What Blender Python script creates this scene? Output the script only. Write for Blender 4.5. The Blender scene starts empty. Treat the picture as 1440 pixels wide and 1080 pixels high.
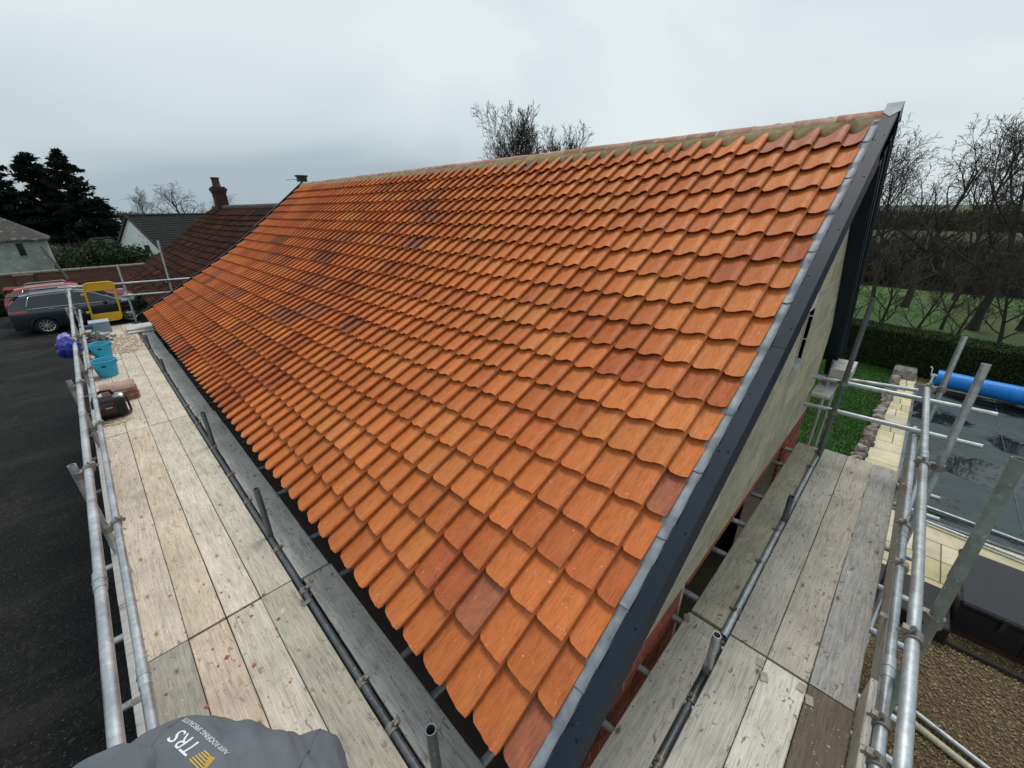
import bpy, bmesh, math, random
import numpy as np
from mathutils import Vector, Matrix, noise
from mathutils.bvhtree import BVHTree
R_ = math.radians
rnd = random.Random(7)
scene = bpy.context.scene
col = scene.collection

# ------------------------------------------------------------------ camera
cam_d = bpy.data.cameras.new('camera'); cam = bpy.data.objects.new('camera', cam_d); col.objects.link(cam)
cam_d.sensor_width = 36.0; cam_d.lens = 14.30; cam_d.clip_start = 0.05; cam_d.clip_end = 3000
CAMROT = Matrix(((0.70064147, 0.29050988, -0.65169436), (-0.71343917, 0.27205513, -0.64574806), (-0.0102994, 0.91738216, 0.39787423)))
cam.matrix_world = Matrix.Translation((0, 0, 4.70)) @ CAMROT.to_4x4()
scene.camera = cam

# ------------------------------------------------------------------ sky, sun, exposure
SUN_EL, SUN_AZ = 66.0, 22.0            # azimuth of the sun, degrees from +x anticlockwise
world = bpy.data.worlds.new('World'); scene.world = world; world.use_nodes = True
wt = world.node_tree; wt.nodes.clear()
def wn(t, **k):
    n = wt.nodes.new(t)
    for a, b in k.items(): setattr(n, a, b)
    return n
wo = wn('ShaderNodeOutputWorld'); wb = wn('ShaderNodeBackground'); wb.inputs['Strength'].default_value = 0.1
sky = wn('ShaderNodeTexSky', sky_type='NISHITA', sun_disc=False)
sky.sun_elevation = R_(SUN_EL); sky.sun_rotation = R_(90 - SUN_AZ); sky.air_density = 1.5; sky.dust_density = 3.0
tc = wn('ShaderNodeTexCoord')
mp = wn('ShaderNodeMapping'); mp.inputs['Rotation'].default_value = (0, 0, R_(20)); mp.inputs['Scale'].default_value = (1.1, 1.4, 2.9); mp.inputs['Location'].default_value = (5.7, 3.4, 1.9)
wt.links.new(tc.outputs['Generated'], mp.inputs['Vector'])
nz = wn('ShaderNodeTexNoise'); nz.inputs['Scale'].default_value = 1.0; nz.inputs['Detail'].default_value = 4; nz.inputs['Roughness'].default_value = 0.45; nz.inputs['Distortion'].default_value = 0.35
wt.links.new(mp.outputs[0], nz.inputs['Vector'])
cr = wn('ShaderNodeValToRGB'); e = cr.color_ramp.elements
e[0].position = 0.36; e[0].color = (0.345, 0.425, 0.48, 1)
e[1].position = 0.64; e[1].color = (0.67, 0.735, 0.76, 1)
m1 = cr.color_ramp.elements.new(0.49); m1.color = (0.55, 0.625, 0.665, 1)
wt.links.new(nz.outputs['Fac'], cr.inputs[0])
sc10 = wn('ShaderNodeVectorMath', operation='SCALE'); sc10.inputs['Scale'].default_value = 9.4; wt.links.new(cr.outputs[0], sc10.inputs[0])
mx = wn('ShaderNodeMixRGB'); mx.inputs[0].default_value = 0.93
wt.links.new(sky.outputs[0], mx.inputs[1]); wt.links.new(sc10.outputs[0], mx.inputs[2])
wt.links.new(mx.outputs[0], wb.inputs[0]); wt.links.new(wb.outputs[0], wo.inputs[0])

sun_d = bpy.data.lights.new('sun', 'SUN'); sun_d.energy = 1.5; sun_d.angle = R_(20); sun_d.color = (1, 0.96, 0.9)
sun = bpy.data.objects.new('sun', sun_d); col.objects.link(sun)
sv = Vector((math.cos(R_(SUN_EL)) * math.cos(R_(SUN_AZ)), math.cos(R_(SUN_EL)) * math.sin(R_(SUN_AZ)), math.sin(R_(SUN_EL))))
sun.rotation_euler = sv.to_track_quat('Z', 'Y').to_euler(); sun.location = sv * 50
vs = scene.view_settings; vs.view_transform = 'Standard'; vs.look = 'None'; vs.exposure = 0.32; vs.gamma = 1.0; vs.use_curve_mapping = False
scene.cycles.max_bounces = 6; scene.cycles.use_denoising = True

# ------------------------------------------------------------------ helpers
class MB:
    def __init__(s): s.v = []; s.f = []; s.uv = None; s.cols = None; s.mi = []
    def add(s, vs, fs, mi=0):
        o = len(s.v); s.v += [tuple(p) for p in vs]; s.f += [tuple(i + o for i in f) for f in fs]; s.mi += [mi] * len(fs); return s
    def box(s, c, d, rot=None, mi=0, taper=1.0):
        hx, hy, hz = d[0] / 2, d[1] / 2, d[2] / 2
        P = [Vector((a * hx * (taper if b2 > 0 else 1), b * hy * (taper if b2 > 0 else 1), b2 * hz)) for b2 in (-1, 1) for b in (-1, 1) for a in (-1, 1)]
        if rot is not None: P = [rot @ p for p in P]
        P = [p + Vector(c) for p in P]
        return s.add(P, [(0, 2, 3, 1), (4, 5, 7, 6), (0, 1, 5, 4), (2, 6, 7, 3), (0, 4, 6, 2), (1, 3, 7, 5)], mi)
    def bbox(s, a, b, mi=0):
        return s.box([(a[i] + b[i]) / 2 for i in range(3)], [abs(b[i] - a[i]) for i in range(3)], None, mi)
    def bevbox(s, c, d, bv=.01, rot=None, mi=0):
        # box with chamfered vertical + top edges
        hx, hy, hz = d[0] / 2, d[1] / 2, d[2] / 2
        def ring(ix, z): return [Vector(p) for p in ((hx - bv, -hy + ix, z), (hx - ix, -hy + bv, z), (hx - ix, hy - bv, z), (hx - bv, hy - ix, z), (-hx + bv, hy - ix, z), (-hx + ix, hy - bv, z), (-hx + ix, -hy + bv, z), (-hx + bv, -hy + ix, z))]
        rings = [ring(bv * .8, -hz), ring(0, -hz + bv), ring(0, hz - bv), ring(bv * .8, hz)]
        P = [p for r in rings for p in r]
        if rot is not None: P = [rot @ p for p in P]
        P = [p + Vector(c) for p in P]
        F = [tuple(range(7, -1, -1)), tuple(range(24, 32))]
        for k in range(3):
            for i in range(8): j = (i + 1) % 8; F.append((k * 8 + i, k * 8 + j, k * 8 + 8 + j, k * 8 + 8 + i))
        return s.add(P, F, mi)
    def tube(s, p0, p1, r, n=10, r1=None, cap=True, hollow=0, mi=0):
        p0 = Vector(p0); p1 = Vector(p1); d = (p1 - p0).normalized(); r1 = r if r1 is None else r1
        a = d.orthogonal().normalized(); b = d.cross(a)
        P = []
        for p, q in ((p0, r), (p1, r1)): P += [p + (a * math.cos(2 * math.pi * i / n) + b * math.sin(2 * math.pi * i / n)) * q for i in range(n)]
        F = [(i, (i + 1) % n, n + (i + 1) % n, n + i) for i in range(n)]
        if hollow:
            for p, q in ((p0, r - hollow), (p1, r1 - hollow)): P += [p + (a * math.cos(2 * math.pi * i / n) + b * math.sin(2 * math.pi * i / n)) * q for i in range(n)]
            for i in range(n):
                j = (i + 1) % n
                F += [(2 * n + j, 2 * n + i, 3 * n + i, 3 * n + j), (n + i, n + j, 3 * n + j, 3 * n + i), (j, i, 2 * n + i, 2 * n + j)]
        elif cap: F += [tuple(range(n - 1, -1, -1)), tuple(range(n, 2 * n))]
        return s.add(P, F, mi)
    def path(s, pts, r, n=8, mi=0):
        pts = [Vector(p) for p in pts]; P = []; a = None
        for k, p in enumerate(pts):
            d = (pts[min(k + 1, len(pts) - 1)] - pts[max(k - 1, 0)]).normalized()
            a = d.orthogonal().normalized() if a is None else (a - d * a.dot(d)).normalized()
            b = d.cross(a); rr = r[k] if isinstance(r, (list, tuple)) else r
            P += [p + (a * math.cos(2 * math.pi * i / n) + b * math.sin(2 * math.pi * i / n)) * rr for i in range(n)]
        F = [(k * n + i, k * n + (i + 1) % n, (k + 1) * n + (i + 1) % n, (k + 1) * n + i) for k in range(len(pts) - 1) for i in range(n)]
        F += [tuple(range(n - 1, -1, -1)), tuple(range((len(pts) - 1) * n, len(pts) * n))]
        return s.add(P, F, mi)
    def lathe(s, prof, c, n=20, mi=0, M=None):
        P = []
        for r, z in prof: P += [Vector((r * math.cos(2 * math.pi * i / n), r * math.sin(2 * math.pi * i / n), z)) for i in range(n)]
        if M is not None: P = [M @ p for p in P]
        P = [p + Vector(c) for p in P]
        F = [(k * n + i, k * n + (i + 1) % n, (k + 1) * n + (i + 1) % n, (k + 1) * n + i) for k in range(len(prof) - 1) for i in range(n)]
        return s.add(P, F, mi)
    def prism(s, poly, axis, a, b, mi=0):
        # poly of 2D points extruded along axis from a to b
        def mk(p, t): return {0: (t, p[0], p[1]), 1: (p[0], t, p[1]), 2: (p[0], p[1], t)}[axis]
        n = len(poly); P = [mk(p, a) for p in poly] + [mk(p, b) for p in poly]
        F = [tuple(range(n - 1, -1, -1)), tuple(range(n, 2 * n))] + [(i, (i + 1) % n, n + (i + 1) % n, n + i) for i in range(n)]
        return s.add(P, F, mi)
    def build(s, name, mat, parent=None, smooth=False, origin=None, fix=True):
        me = bpy.data.meshes.new(name)
        o = Vector(origin) if origin is not None else Vector((0, 0, 0))
        me.from_pydata([(p[0] - o.x, p[1] - o.y, p[2] - o.z) for p in s.v], [], s.f)
        for m in (mat if isinstance(mat, (list, tuple)) else [mat]): me.materials.append(m)
        if len(me.materials) > 1: me.polygons.foreach_set('material_index', s.mi)
        if fix:
            bm = bmesh.new(); bm.from_mesh(me); bmesh.ops.recalc_face_normals(bm, faces=bm.faces); bm.to_mesh(me); bm.free()
        if smooth:
            me.polygons.foreach_set('use_smooth', [True] * len(me.polygons))
            if smooth is not True: me.set_sharp_from_angle(angle=R_(smooth))
        me.update()
        return link(name, me, parent, o)

def link(name, me, parent=None, loc=(0, 0, 0), rot=None):
    ob = bpy.data.objects.new(name, me); col.objects.link(ob); ob.location = loc
    if rot is not None: ob.rotation_euler = rot
    if parent is not None: child(ob, parent)
    return ob
def child(ob, parent):
    # every location is written in world coordinates; the inverse keeps it so under the parent
    ob.parent = parent
    ob.matrix_parent_inverse = Matrix.Translation(-Vector(parent.location))
def empty(name, loc=(0, 0, 0), parent=None):
    o = bpy.data.objects.new(name, None); col.objects.link(o); o.location = loc; o.empty_display_size = .1
    if parent is not None: child(o, parent)
    return o
def tag(o, label=None, cat=None, group=None, kind=None):
    if label: o['label'] = label
    if cat: o['category'] = cat
    if group: o['group'] = group
    if kind: o['kind'] = kind
    return o
def copy_tree(o, parent=None):
    c = o.copy(); col.objects.link(c)
    if parent is not None: c.parent = parent
    for ch in list(o.children): copy_tree(ch, c)
    return c

# ------------------------------------------------------------------ materials
def nodes(name):
    m = bpy.data.materials.new(name); m.use_nodes = True; t = m.node_tree
    return m, t, t.nodes['Principled BSDF']
class N:
    """tiny node-graph helper"""
    def __init__(s, t): s.t = t
    def n(s, ty, **k):
        x = s.t.nodes.new(ty)
        for a, b in k.items(): setattr(x, a, b)
        return x
    def l(s, a, b): s.t.links.new(a, b)
    def coord(s, scale=(1, 1, 1), world=False, rand=True, uv=False):
        if world: src = s.n('ShaderNodeNewGeometry').outputs['Position']
        elif uv: src = s.n('ShaderNodeUVMap').outputs[0]
        else: src = s.n('ShaderNodeTexCoord').outputs['Object']
        if rand and not world:
            oi = s.n('ShaderNodeObjectInfo'); mu = s.n('ShaderNodeMath', operation='MULTIPLY'); mu.inputs[1].default_value = 87.3
            s.l(oi.outputs['Random'], mu.inputs[0]); a = s.n('ShaderNodeVectorMath', operation='ADD'); s.l(src, a.inputs[0]); s.l(mu.outputs[0], a.inputs[1]); src = a.outputs[0]
        m = s.n('ShaderNodeMapping'); m.inputs['Scale'].default_value = scale; s.l(src, m.inputs['Vector']); return m.outputs[0]
    def noise(s, co, scale=5, detail=5, rough=.55, dist=0):
        x = s.n('ShaderNodeTexNoise'); x.inputs['Scale'].default_value = scale; x.inputs['Detail'].default_value = detail; x.inputs['Roughness'].default_value = rough; x.inputs['Distortion'].default_value = dist
        s.l(co, x.inputs['Vector']); return x.outputs['Fac']
    def vor(s, co, scale=5, feature='F1', out='Distance'):
        x = s.n('ShaderNodeTexVoronoi', feature=feature); x.inputs['Scale'].default_value = scale; s.l(co, x.inputs['Vector']); return x.outputs[out]
    def ramp(s, f, stops):
        r = s.n('ShaderNodeValToRGB'); el = r.color_ramp.elements
        while len(el) > 1: el.remove(el[-1])
        for i, (p, c) in enumerate(stops):
            x = el[0] if i == 0 else el.new(p)
            x.position = p; x.color = (c, c, c, 1) if not isinstance(c, (tuple, list)) else (*c[:3], 1)
        s.l(f, r.inputs[0]); return r.outputs[0]
    def mix(s, f, a, b, mode='MIX'):
        m = s.n('ShaderNodeMixRGB', blend_type=mode)
        for i, x in enumerate((f, a, b)):
            if isinstance(x, (int, float)): m.inputs[i].default_value = x if i == 0 else (x, x, x, 1)
            elif isinstance(x, (tuple, list)): m.inputs[i].default_value = (*x[:3], 1)
            else: s.l(x, m.inputs[i])
        return m.outputs[0]
    def bump(s, h, strength=.3, dist=.02, prev=None):
        b = s.n('ShaderNodeBump'); b.inputs['Strength'].default_value = strength; b.inputs['Distance'].default_value = dist
        s.l(h, b.inputs['Height'])
        if prev is not None: s.l(prev, b.inputs['Normal'])
        return b.outputs[0]
def mat(name, base, rough=.7, metal=0., var=.2, scale=6, stretch=(1, 1, 1), bump=0., bscale=40, bdist=.01, tint=False, coat=0., spec=.4, spots=(), world=False, rvar=0.):
    m, t, p = nodes(name); g = N(t)
    co = g.coord(stretch, world=world)
    f = g.noise(co, scale, 6, .6)
    c = g.mix(1.0, base, g.ramp(f, [(.25, 1 - var), (.75, 1 + var)]), 'MULTIPLY')
    if tint:
        oi = g.n('ShaderNodeObjectInfo'); c = g.mix(1.0, c, oi.outputs['Color'], 'MULTIPLY')
    for (sc_, lo, hi, colr, *st) in spots:
        co2 = g.coord(st[0] if st else (1, 1, 1), world=world)
        c = g.mix(g.ramp(g.noise(co2, sc_, 5, .6), [(lo, 0), (hi, 1)]), c, colr)
    g.l(c, p.inputs['Base Color'])
    p.inputs['Roughness'].default_value = rough; p.inputs['Metallic'].default_value = metal
    p.inputs['Specular IOR Level'].default_value = spec; p.inputs['Coat Weight'].default_value = coat; p.inputs['Coat Roughness'].default_value = .06
    if rvar: g.l(g.ramp(g.noise(co, scale * 2.3, 4), [(.3, max(0, rough - rvar)), (.7, min(1, rough + rvar))]), p.inputs['Roughness'])
    if bump: g.l(g.bump(g.noise(co, bscale, 4, .6), bump, bdist), p.inputs['Normal'])
    return m

def tile_mat(name, stuff):
    m, t, p = nodes(name); g = N(t)
    if stuff:
        a = g.n('ShaderNodeAttribute', attribute_name='tint'); tint = a.outputs['Color']
        co = g.coord((1, 1, 1), uv=True, rand=False); co2 = g.coord((1, .16, 1), uv=True, rand=False)
    else:
        tint = g.n('ShaderNodeObjectInfo').outputs['Color']
        co = g.coord((1, 1, 1), uv=True); co2 = g.coord((1, .16, 1), uv=True)
    streak = g.noise(co2, 70, 6, .65)
    c = g.mix(1.0, tint, g.ramp(streak, [(.25, .60), (.5, 1.0), (.78, 1.28)]), 'MULTIPLY')
    blotch = g.noise(co, 9, 5, .6, .4)
    c = g.mix(g.ramp(blotch, [(.40, 0), (.72, .38)]), c, (.58, .20, .055))
    c = g.mix(g.ramp(g.noise(co2, 120, 5, .7), [(.56, 0), (.70, .5)]), c, (.20, .06, .03))
    spk = g.noise(co, 48, 3, .5, 1.2)
    c = g.mix(g.ramp(spk, [(.70, 0), (.73, .75)]), c, (.66, .50, .38))
    dk = g.noise(co, 150, 2, .5)
    c = g.mix(g.ramp(dk, [(.70, 0), (.76, .6)]), c, (.16, .06, .04))
    g.l(c, p.inputs['Base Color']); p.inputs['Specular IOR Level'].default_value = .35
    g.l(g.ramp(blotch, [(.3, .5), (.7, .72)]), p.inputs['Roughness'])
    nb = g.bump(g.noise(co2, 160, 4, .6), .5, .004); g.l(g.bump(g.noise(co, 14, 3), .25, .01, nb), p.inputs['Normal'])
    return m

def board_mat(name, base, dirt):
    m, t, p = nodes(name); g = N(t)
    oi = g.n('ShaderNodeObjectInfo')
    co = g.coord((1, 1, 1)); gl = g.coord((.9, 11, 11)); gf = g.coord((.8, 30, 30))
    grain = g.noise(gl, 4.0, 6, .6, 1.3)
    c = g.mix(1.0, base, oi.outputs['Color'], 'MULTIPLY')
    c = g.mix(1.0, c, g.ramp(grain, [(.28, .66), (.5, 1.0), (.75, 1.14)]), 'MULTIPLY')
    c = g.mix(1.0, c, g.ramp(g.noise(gf, 9, 4, .6), [(.3, .70), (.7, 1.15)]), 'MULTIPLY')
    c = g.mix(1.0, c, g.ramp(g.noise(co, 2.4, 5, .6), [(.3, .78), (.7, 1.12)]), 'MULTIPLY')
    # knots
    kc = g.coord((1.0, 2.1, 2.1)); kd = g.vor(kc, 3.4)
    c = g.mix(g.ramp(kd, [(.045, .85), (.085, 0)]), c, (.075, .05, .035))
    c = g.mix(g.ramp(kd, [(.085, .35), (.16, 0)]), c, (.20, .14, .09))
    # dents, foot scuffs, mortar dust
    c = g.mix(g.ramp(g.noise(g.coord((1, 1.9, 1)), 17, 3, .55, .8), [(.635, 0), (.665, .8)]), c, dirt)
    c = g.mix(g.ramp(g.noise(g.coord((1.5, 1, 1)), 42, 3, .6), [(.66, 0), (.70, .8)]), c, (.10, .085, .07))
    c = g.mix(g.ramp(g.noise(co, 5.5, 6, .7), [(.58, 0), (.78, .5)]), c, (.62, .57, .49))
    c = g.mix(g.ramp(g.noise(co, 60, 3, .5), [(.70, 0), (.73, .8)]), c, (.70, .66, .60))
    c = g.mix(g.ramp(g.noise(co, 11, 5, .65, .6), [(.655, 0), (.70, .6)]), c, (.66, .64, .60))
    c = g.mix(g.ramp(g.noise(co, 1.6, 6, .7), [(.60, 0), (.74, .55)]), c, dirt)
    g.l(c, p.inputs['Base Color']); p.inputs['Roughness'].default_value = .82; p.inputs['Specular IOR Level'].default_value = .25
    nb = g.bump(grain, .35, .006); nb = g.bump(g.noise(gf, 12, 3), .25, .002, nb); g.l(nb, p.inputs['Normal'])
    return m

def galv_mat(name, base=(.50, .53, .55), rust=.0, rough=.42, metal=.75):
    m, t, p = nodes(name); g = N(t)
    co = g.coord((1, 1, 1)); f = g.noise(co, 30, 5, .6); big = g.noise(co, 3.2, 5, .6)
    c = g.mix(1.0, base, g.ramp(f, [(.3, .78), (.7, 1.18)]), 'MULTIPLY')
    c = g.mix(1.0, c, g.ramp(big, [(.3, .70), (.7, 1.15)]), 'MULTIPLY')
    c = g.mix(g.ramp(g.noise(co, 5.5, 6, .7), [(.60 - rust, 0), (.72 - rust, .65)]), c, (.20, .17, .15))
    c = g.mix(g.ramp(g.noise(co, 45, 3), [(.66, 0), (.71, .8)]), c, (.58, .57, .55))
    g.l(c, p.inputs['Base Color']); p.inputs['Metallic'].default_value = metal
    g.l(g.ramp(big, [(.3, rough - .1), (.7, rough + .2)]), p.inputs['Roughness'])
    g.l(g.bump(f, .12, .003), p.inputs['Normal'])
    return m

MT = {}
MT['tile'] = tile_mat('clay_tile', False); MT['tile_stuff'] = tile_mat('clay_tile_field', True)
MT['ridge'] = mat('ridge_clay', (.34, .19, .135), .8, var=.3, scale=7, tint=True, spots=[(9, .5, .72, (.50, .36, .26)), (30, .62, .7, (.16, .09, .06))], bump=.3, bscale=60)
MT['mortar'] = mat('sand_mortar', (.36, .285, .15), .95, var=.3, scale=12, bump=.6, bscale=70, spots=[(5, .5, .7, (.20, .16, .085))])
MT['pale_mortar'] = mat('pale_mortar', (.52, .42, .29), .95, var=.2, scale=12, bump=.5, bscale=70)
MT['lead'] = mat('lead_sheet', (.235, .265, .29), .6, metal=.25, var=.3, scale=9, bump=.3, bscale=14, bdist=.02, spots=[(6, .55, .72, (.30, .33, .35)), (22, .64, .72, (.12, .13, .15))])
MT['barge'] = mat('anthracite_board', (.011, .019, .032), .55, var=.18, spec=.22, scale=5, bump=.06, bscale=120, spots=[(26, .70, .76, (.07, .08, .09))])
MT['screw'] = mat('dark_screw', (.012, .014, .018), .4, metal=.5, var=.1)
MT['black'] = mat('black_plastic', (.012, .012, .013), .45, var=.2, scale=12)
MT['block'] = mat('concrete_block', (.43, .395, .285), .92, var=.2, scale=5, bump=.6, bscale=60, tint=True, spots=[(3, .52, .75, (.26, .25, .19)), (40, .64, .7, (.20, .19, .15))])
MT['wallmortar'] = mat('wall_mortar', (.56, .54, .46), .95, var=.2, scale=20, bump=.4, bscale=80)
MT['brick'] = mat('red_brick', (.30, .075, .042), .85, var=.35, scale=12, bump=.5, bscale=70, tint=True, spots=[(25, .62, .72, (.16, .05, .035))])
MT['brickmortar'] = mat('brick_mortar', (.50, .40, .33), .95, var=.2, scale=20)
MT['boardA'] = board_mat('dusty_board', (.62, .55, .455), (.24, .19, .14))
MT['boardB'] = board_mat('weathered_board', (.50, .47, .425), (.15, .13, .105))
MT['galv'] = galv_mat('galvanised_tube', rust=.03); MT['galv_dark'] = galv_mat('dark_tube', (.15, .165, .18), .06, .45, .6); MT['galv_old'] = galv_mat('mossy_tube', (.24, .27, .235), .10, .6, .35)
MT['fitting'] = galv_mat('fitting_steel', (.30, .27, .24), .10, .5, .6); MT['black_steel'] = mat('black_steel', (.03, .033, .036), .5, metal=.4, var=.3, scale=20)
MT['whiteish'] = mat('pale_toe_board', (.50, .485, .455), .85, var=.25, scale=8, stretch=(6, .6, 6), bump=.3, bscale=30, spots=[(7, .58, .72, (.25, .22, .18))])

# ================================================================== THE ROOFED BUILDING
GA, CW = 0.272, 0.2095                # tile gauge and cover width
Y0, NC = 0.580, 61                    # right edge of first column, number of columns
# roof profile: lower pitch 30.6 deg, upper 37.5 deg with a soft bell-cast between them
A1, A2, SK = R_(30.6), R_(37.6), 2.56
prof_tab = [(0.70, 2.37)]
ang_tab = []
DS = 0.02
def ang(s):
    u = min(1, max(0, (s - (SK - .55)) / 1.1)); u = u * u * (3 - 2 * u)
    return A1 + (A2 - A1) * u
for i in range(300):
    a = ang(i * DS); x, z = prof_tab[-1]; prof_tab.append((x + math.cos(a) * DS, z + math.sin(a) * DS))
def prof(s):
    if s < 0: a = ang(0); return (0.70 + math.cos(a) * s, 2.37 + math.sin(a) * s)
    i = min(298, int(s / DS)); f = s / DS - i
    return (prof_tab[i][0] * (1 - f) + prof_tab[i + 1][0] * f, prof_tab[i][1] * (1 - f) + prof_tab[i + 1][1] * f)
def onroof(s, n, y):
    x, z = prof(s); a = ang(s); return Vector((x - math.sin(a) * n, y, z + math.cos(a) * n))
SL = 5.24                             # slope length to the ridge
RX, RZ = prof(SL)
YF = Y0 + NC * CW                     # far end
house = empty('tiled_building', (3.5, 7.0, 0)); tag(house, 'building with new orange pantile roof, pale blockwork gable and dark bargeboard', 'building')
roof = empty('roof', (3.0, 7.0, 2.3), house)

TP = [(-.12, .002), (-.03, -.006), (.03, -.009), (.10, -.009), (.18, -.008), (.34, -.003), (.48, .006), (.60, .017), (.71, .029), (.82, .039), (.91, .043), (.99, .041), (1.055, .032)]
TT = 0.019
def tail(t): return .060 * (1 - min(1, (t + .06) / .36)) ** 2 if t < .30 else 0.0
def tile_geo(TP=TP):
    V, F, U = [], [], []
    n = len(TP)
    for t, h in TP:
        y = (1 - t) * CW; s0 = tail(max(t, -.06)); up = .039 * (1 - s0 / GA)
        V += [(s0, y, h + TT + up), (.335, y, h + TT - .004), (s0 + .017, y, h + up - .001)]
        U += [(t * CW, s0), (t * CW, .335), (t * CW, s0 - .016)]
    for i in range(n - 1):
        a, b = i * 3, (i + 1) * 3
        F += [(a, a + 1, b + 1, b), (a + 2, a, b, b + 2)]
    m = len(V); # closing edges at both sides
    V += [(.335, (1 - TP[-1][0]) * CW, TP[-1][1] - .004)]; U += [(0, 0)]
    F += [((n - 1) * 3, (n - 1) * 3 + 1, m, (n - 1) * 3 + 2)]
    return V, F, U
TV, TF, TU = GV, GF, GU = tile_geo()
def tile_mesh(name, dv, geo=None):
    TV, TF, TU = geo or (GV, GF, GU)
    me = bpy.data.meshes.new(name)
    r = random.Random(dv)
    ww = [(r.uniform(-.0025, .0025), r.uniform(-.002, .002)) for _ in range(len(TP) + 1)]
    tw = r.uniform(-.01, .01); sk = r.uniform(-.006, .006)
    V = [(x + ww[i // 3][0] + sk * (y / CW), y, z + ww[i // 3][1] * (1 if x < .1 else 0) + tw * (y - .1) * (1 if x < .1 else 0)) for i, (x, y, z) in enumerate(TV)]
    me.from_pydata(V, [], TF)
    uv = me.uv_layers.new(name='UVMap')
    for lp in me.loops: uv.data[lp.index].uv = TU[lp.vertex_index]
    me.materials.append(MT['tile']); me.polygons.foreach_set('use_smooth', [True] * len(me.polygons)); me.set_sharp_from_angle(angle=R_(50)); me.update()
    return me
TM = [tile_mesh('roof_tile', d) for d in range(8)]
TE = [tile_mesh('verge_tile', d, tile_geo(TP[:9])) for d in range(4)]     # cut tiles along the verge
PAL = [((.56, .160, .040), 40), ((.53, .146, .037), 28), ((.585, .185, .046), 20), ((.49, .124, .034), 7), ((.39, .094, .030), 1.6), ((.26, .085, .044), .6), ((.36, .115, .062), 2.5), ((.61, .21, .052), 5)]
def pick(r, far):
    w = [p[1] for p in PAL]
    if far > .35: w = [20, 28, 9, 26, 15, 4, 5, 3]
    c = r.choices([p[0] for p in PAL], w)[0]; k = r.uniform(.88, 1.10)
    return tuple(x * k for x in c)
tint = {}
NR = 19
for j in range(NR):
    i = 0
    while i < NC:
        run = rnd.choice((1, 1, 1, 2, 2, 3, 4)); c = pick(rnd, i / NC)
        for q in range(run):
            if i < NC: k = rnd.uniform(.93, 1.07); tint[(i, j)] = tuple(x * k for x in c); i += 1
cells = []
for j in range(NR):
    for i in range(NC):
        p = onroof(j * GA, 0, Y0 + (i + .5) * CW); d = p - Vector((0, 0, 4.7)); a = ang(j * GA)
        nrm = Vector((-math.sin(a), 0, math.cos(a))); cells.append((abs(d.normalized().dot(nrm)) / d.length_squared, i, j))
cells.sort(reverse=True)
single = set([(i, j) for _, i, j in cells if i][:295] + [(0, j) for j in range(NR)])
fm_v, fm_f, fm_u, fm_c = [], [], [], []
for j in range(NR):
    for i in range(NC):
        s = j * GA + rnd.uniform(-.006, .006); a = ang(s + .13)
        p = onroof(s, 0.0, Y0 + i * CW + rnd.uniform(-.003, .003))
        ra = rnd.uniform(-.006, .006); rz = rnd.uniform(-.008, .008)
        if (i, j) in single:
            ob = link('roof_tile', TM[rnd.randrange(8)] if i else TE[rnd.randrange(4)], roof, p, (ra, -a, rz)); ob.color = (*tint[(i, j)], 1)
        else:
            o = len(fm_v); ca, sa = math.cos(a), math.sin(a); ou = rnd.uniform(0, 90)
            for (x, y, z), (u, v) in zip(TV, TU):
                fm_v.append((p.x + ca * x - sa * z, p.y + y + rz * x, p.z + sa * x + ca * z + ra * y)); fm_u.append((u + ou, v + ou * .7)); fm_c.append(tint[(i, j)])
            fm_f += [tuple(k + o for k in f) for f in TF]
# the hidden back slope carries the same tiles
BA = R_(50.0); BL = 3.55
def onback(s, n, y):                   # s measured down from the ridge
    return Vector((RX + .1 + math.cos(BA) * s + math.sin(BA) * n, y, RZ + .03 - math.sin(BA) * s + math.cos(BA) * n))
for j in range(13):
    for i in range(NC):
        o = len(fm_v); c = pick(rnd, .2); ou = rnd.uniform(0, 90); s1 = .27 * (j + 1)
        for (x, y, z), (u, v) in zip(TV, TU):
            q = onback(s1 - x, z, Y0 + i * CW + (CW - y)); fm_v.append(tuple(q)); fm_u.append((u + ou, v + ou * .7)); fm_c.append(c)
        fm_f += [tuple(k + o for k in reversed(f)) for f in TF]
def stuff_mesh(name, V, F, U, C, m, parent):
    me = bpy.data.meshes.new(name); me.from_pydata(V, [], F)
    li = np.empty(len(me.loops), dtype=np.int32); me.loops.foreach_get('vertex_index', li)
    uv = me.uv_layers.new(name='UVMap'); uv.data.foreach_set('uv', np.array(U, dtype=np.float32)[li].ravel())
    ca = me.color_attributes.new('tint', 'FLOAT_COLOR', 'POINT'); ca.data.foreach_set('color', np.c_[np.array(C, dtype=np.float32), np.ones(len(C), dtype=np.float32)].ravel())
    me.materials.append(m); me.polygons.foreach_set('use_smooth', [True] * len(me.polygons)); me.set_sharp_from_angle(angle=R_(50)); me.update()
    return link(name, me, parent)
ob = stuff_mesh('roof_tile_field', fm_v, fm_f, fm_u, fm_c, MT['tile_stuff'], roof); ob['kind'] = 'stuff'

def sweep(ss, n0, n1, y0, y1, f=onroof):
    """rectangular section swept along the slope; n0,n1 may be functions of s"""
    b = MB(); g = lambda q, s: q(s) if callable(q) else q
    P = []
    for s in ss: P += [f(s, g(n0, s), y0), f(s, g(n0, s), y1), f(s, g(n1, s), y1), f(s, g(n1, s), y0)]
    F = [(0, 1, 2, 3), tuple(4 * (len(ss) - 1) + k for k in (3, 2, 1, 0))]
    for k in range(len(ss) - 1):
        for i in range(4): j = (i + 1) % 4; F.append((4 * k + i, 4 * k + j, 4 * k + 4 + j, 4 * k + 4 + i))
    b.add(P, F); return b
def lin(a, b, n): return [a + (b - a) * i / (n - 1) for i in range(n)]
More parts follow.
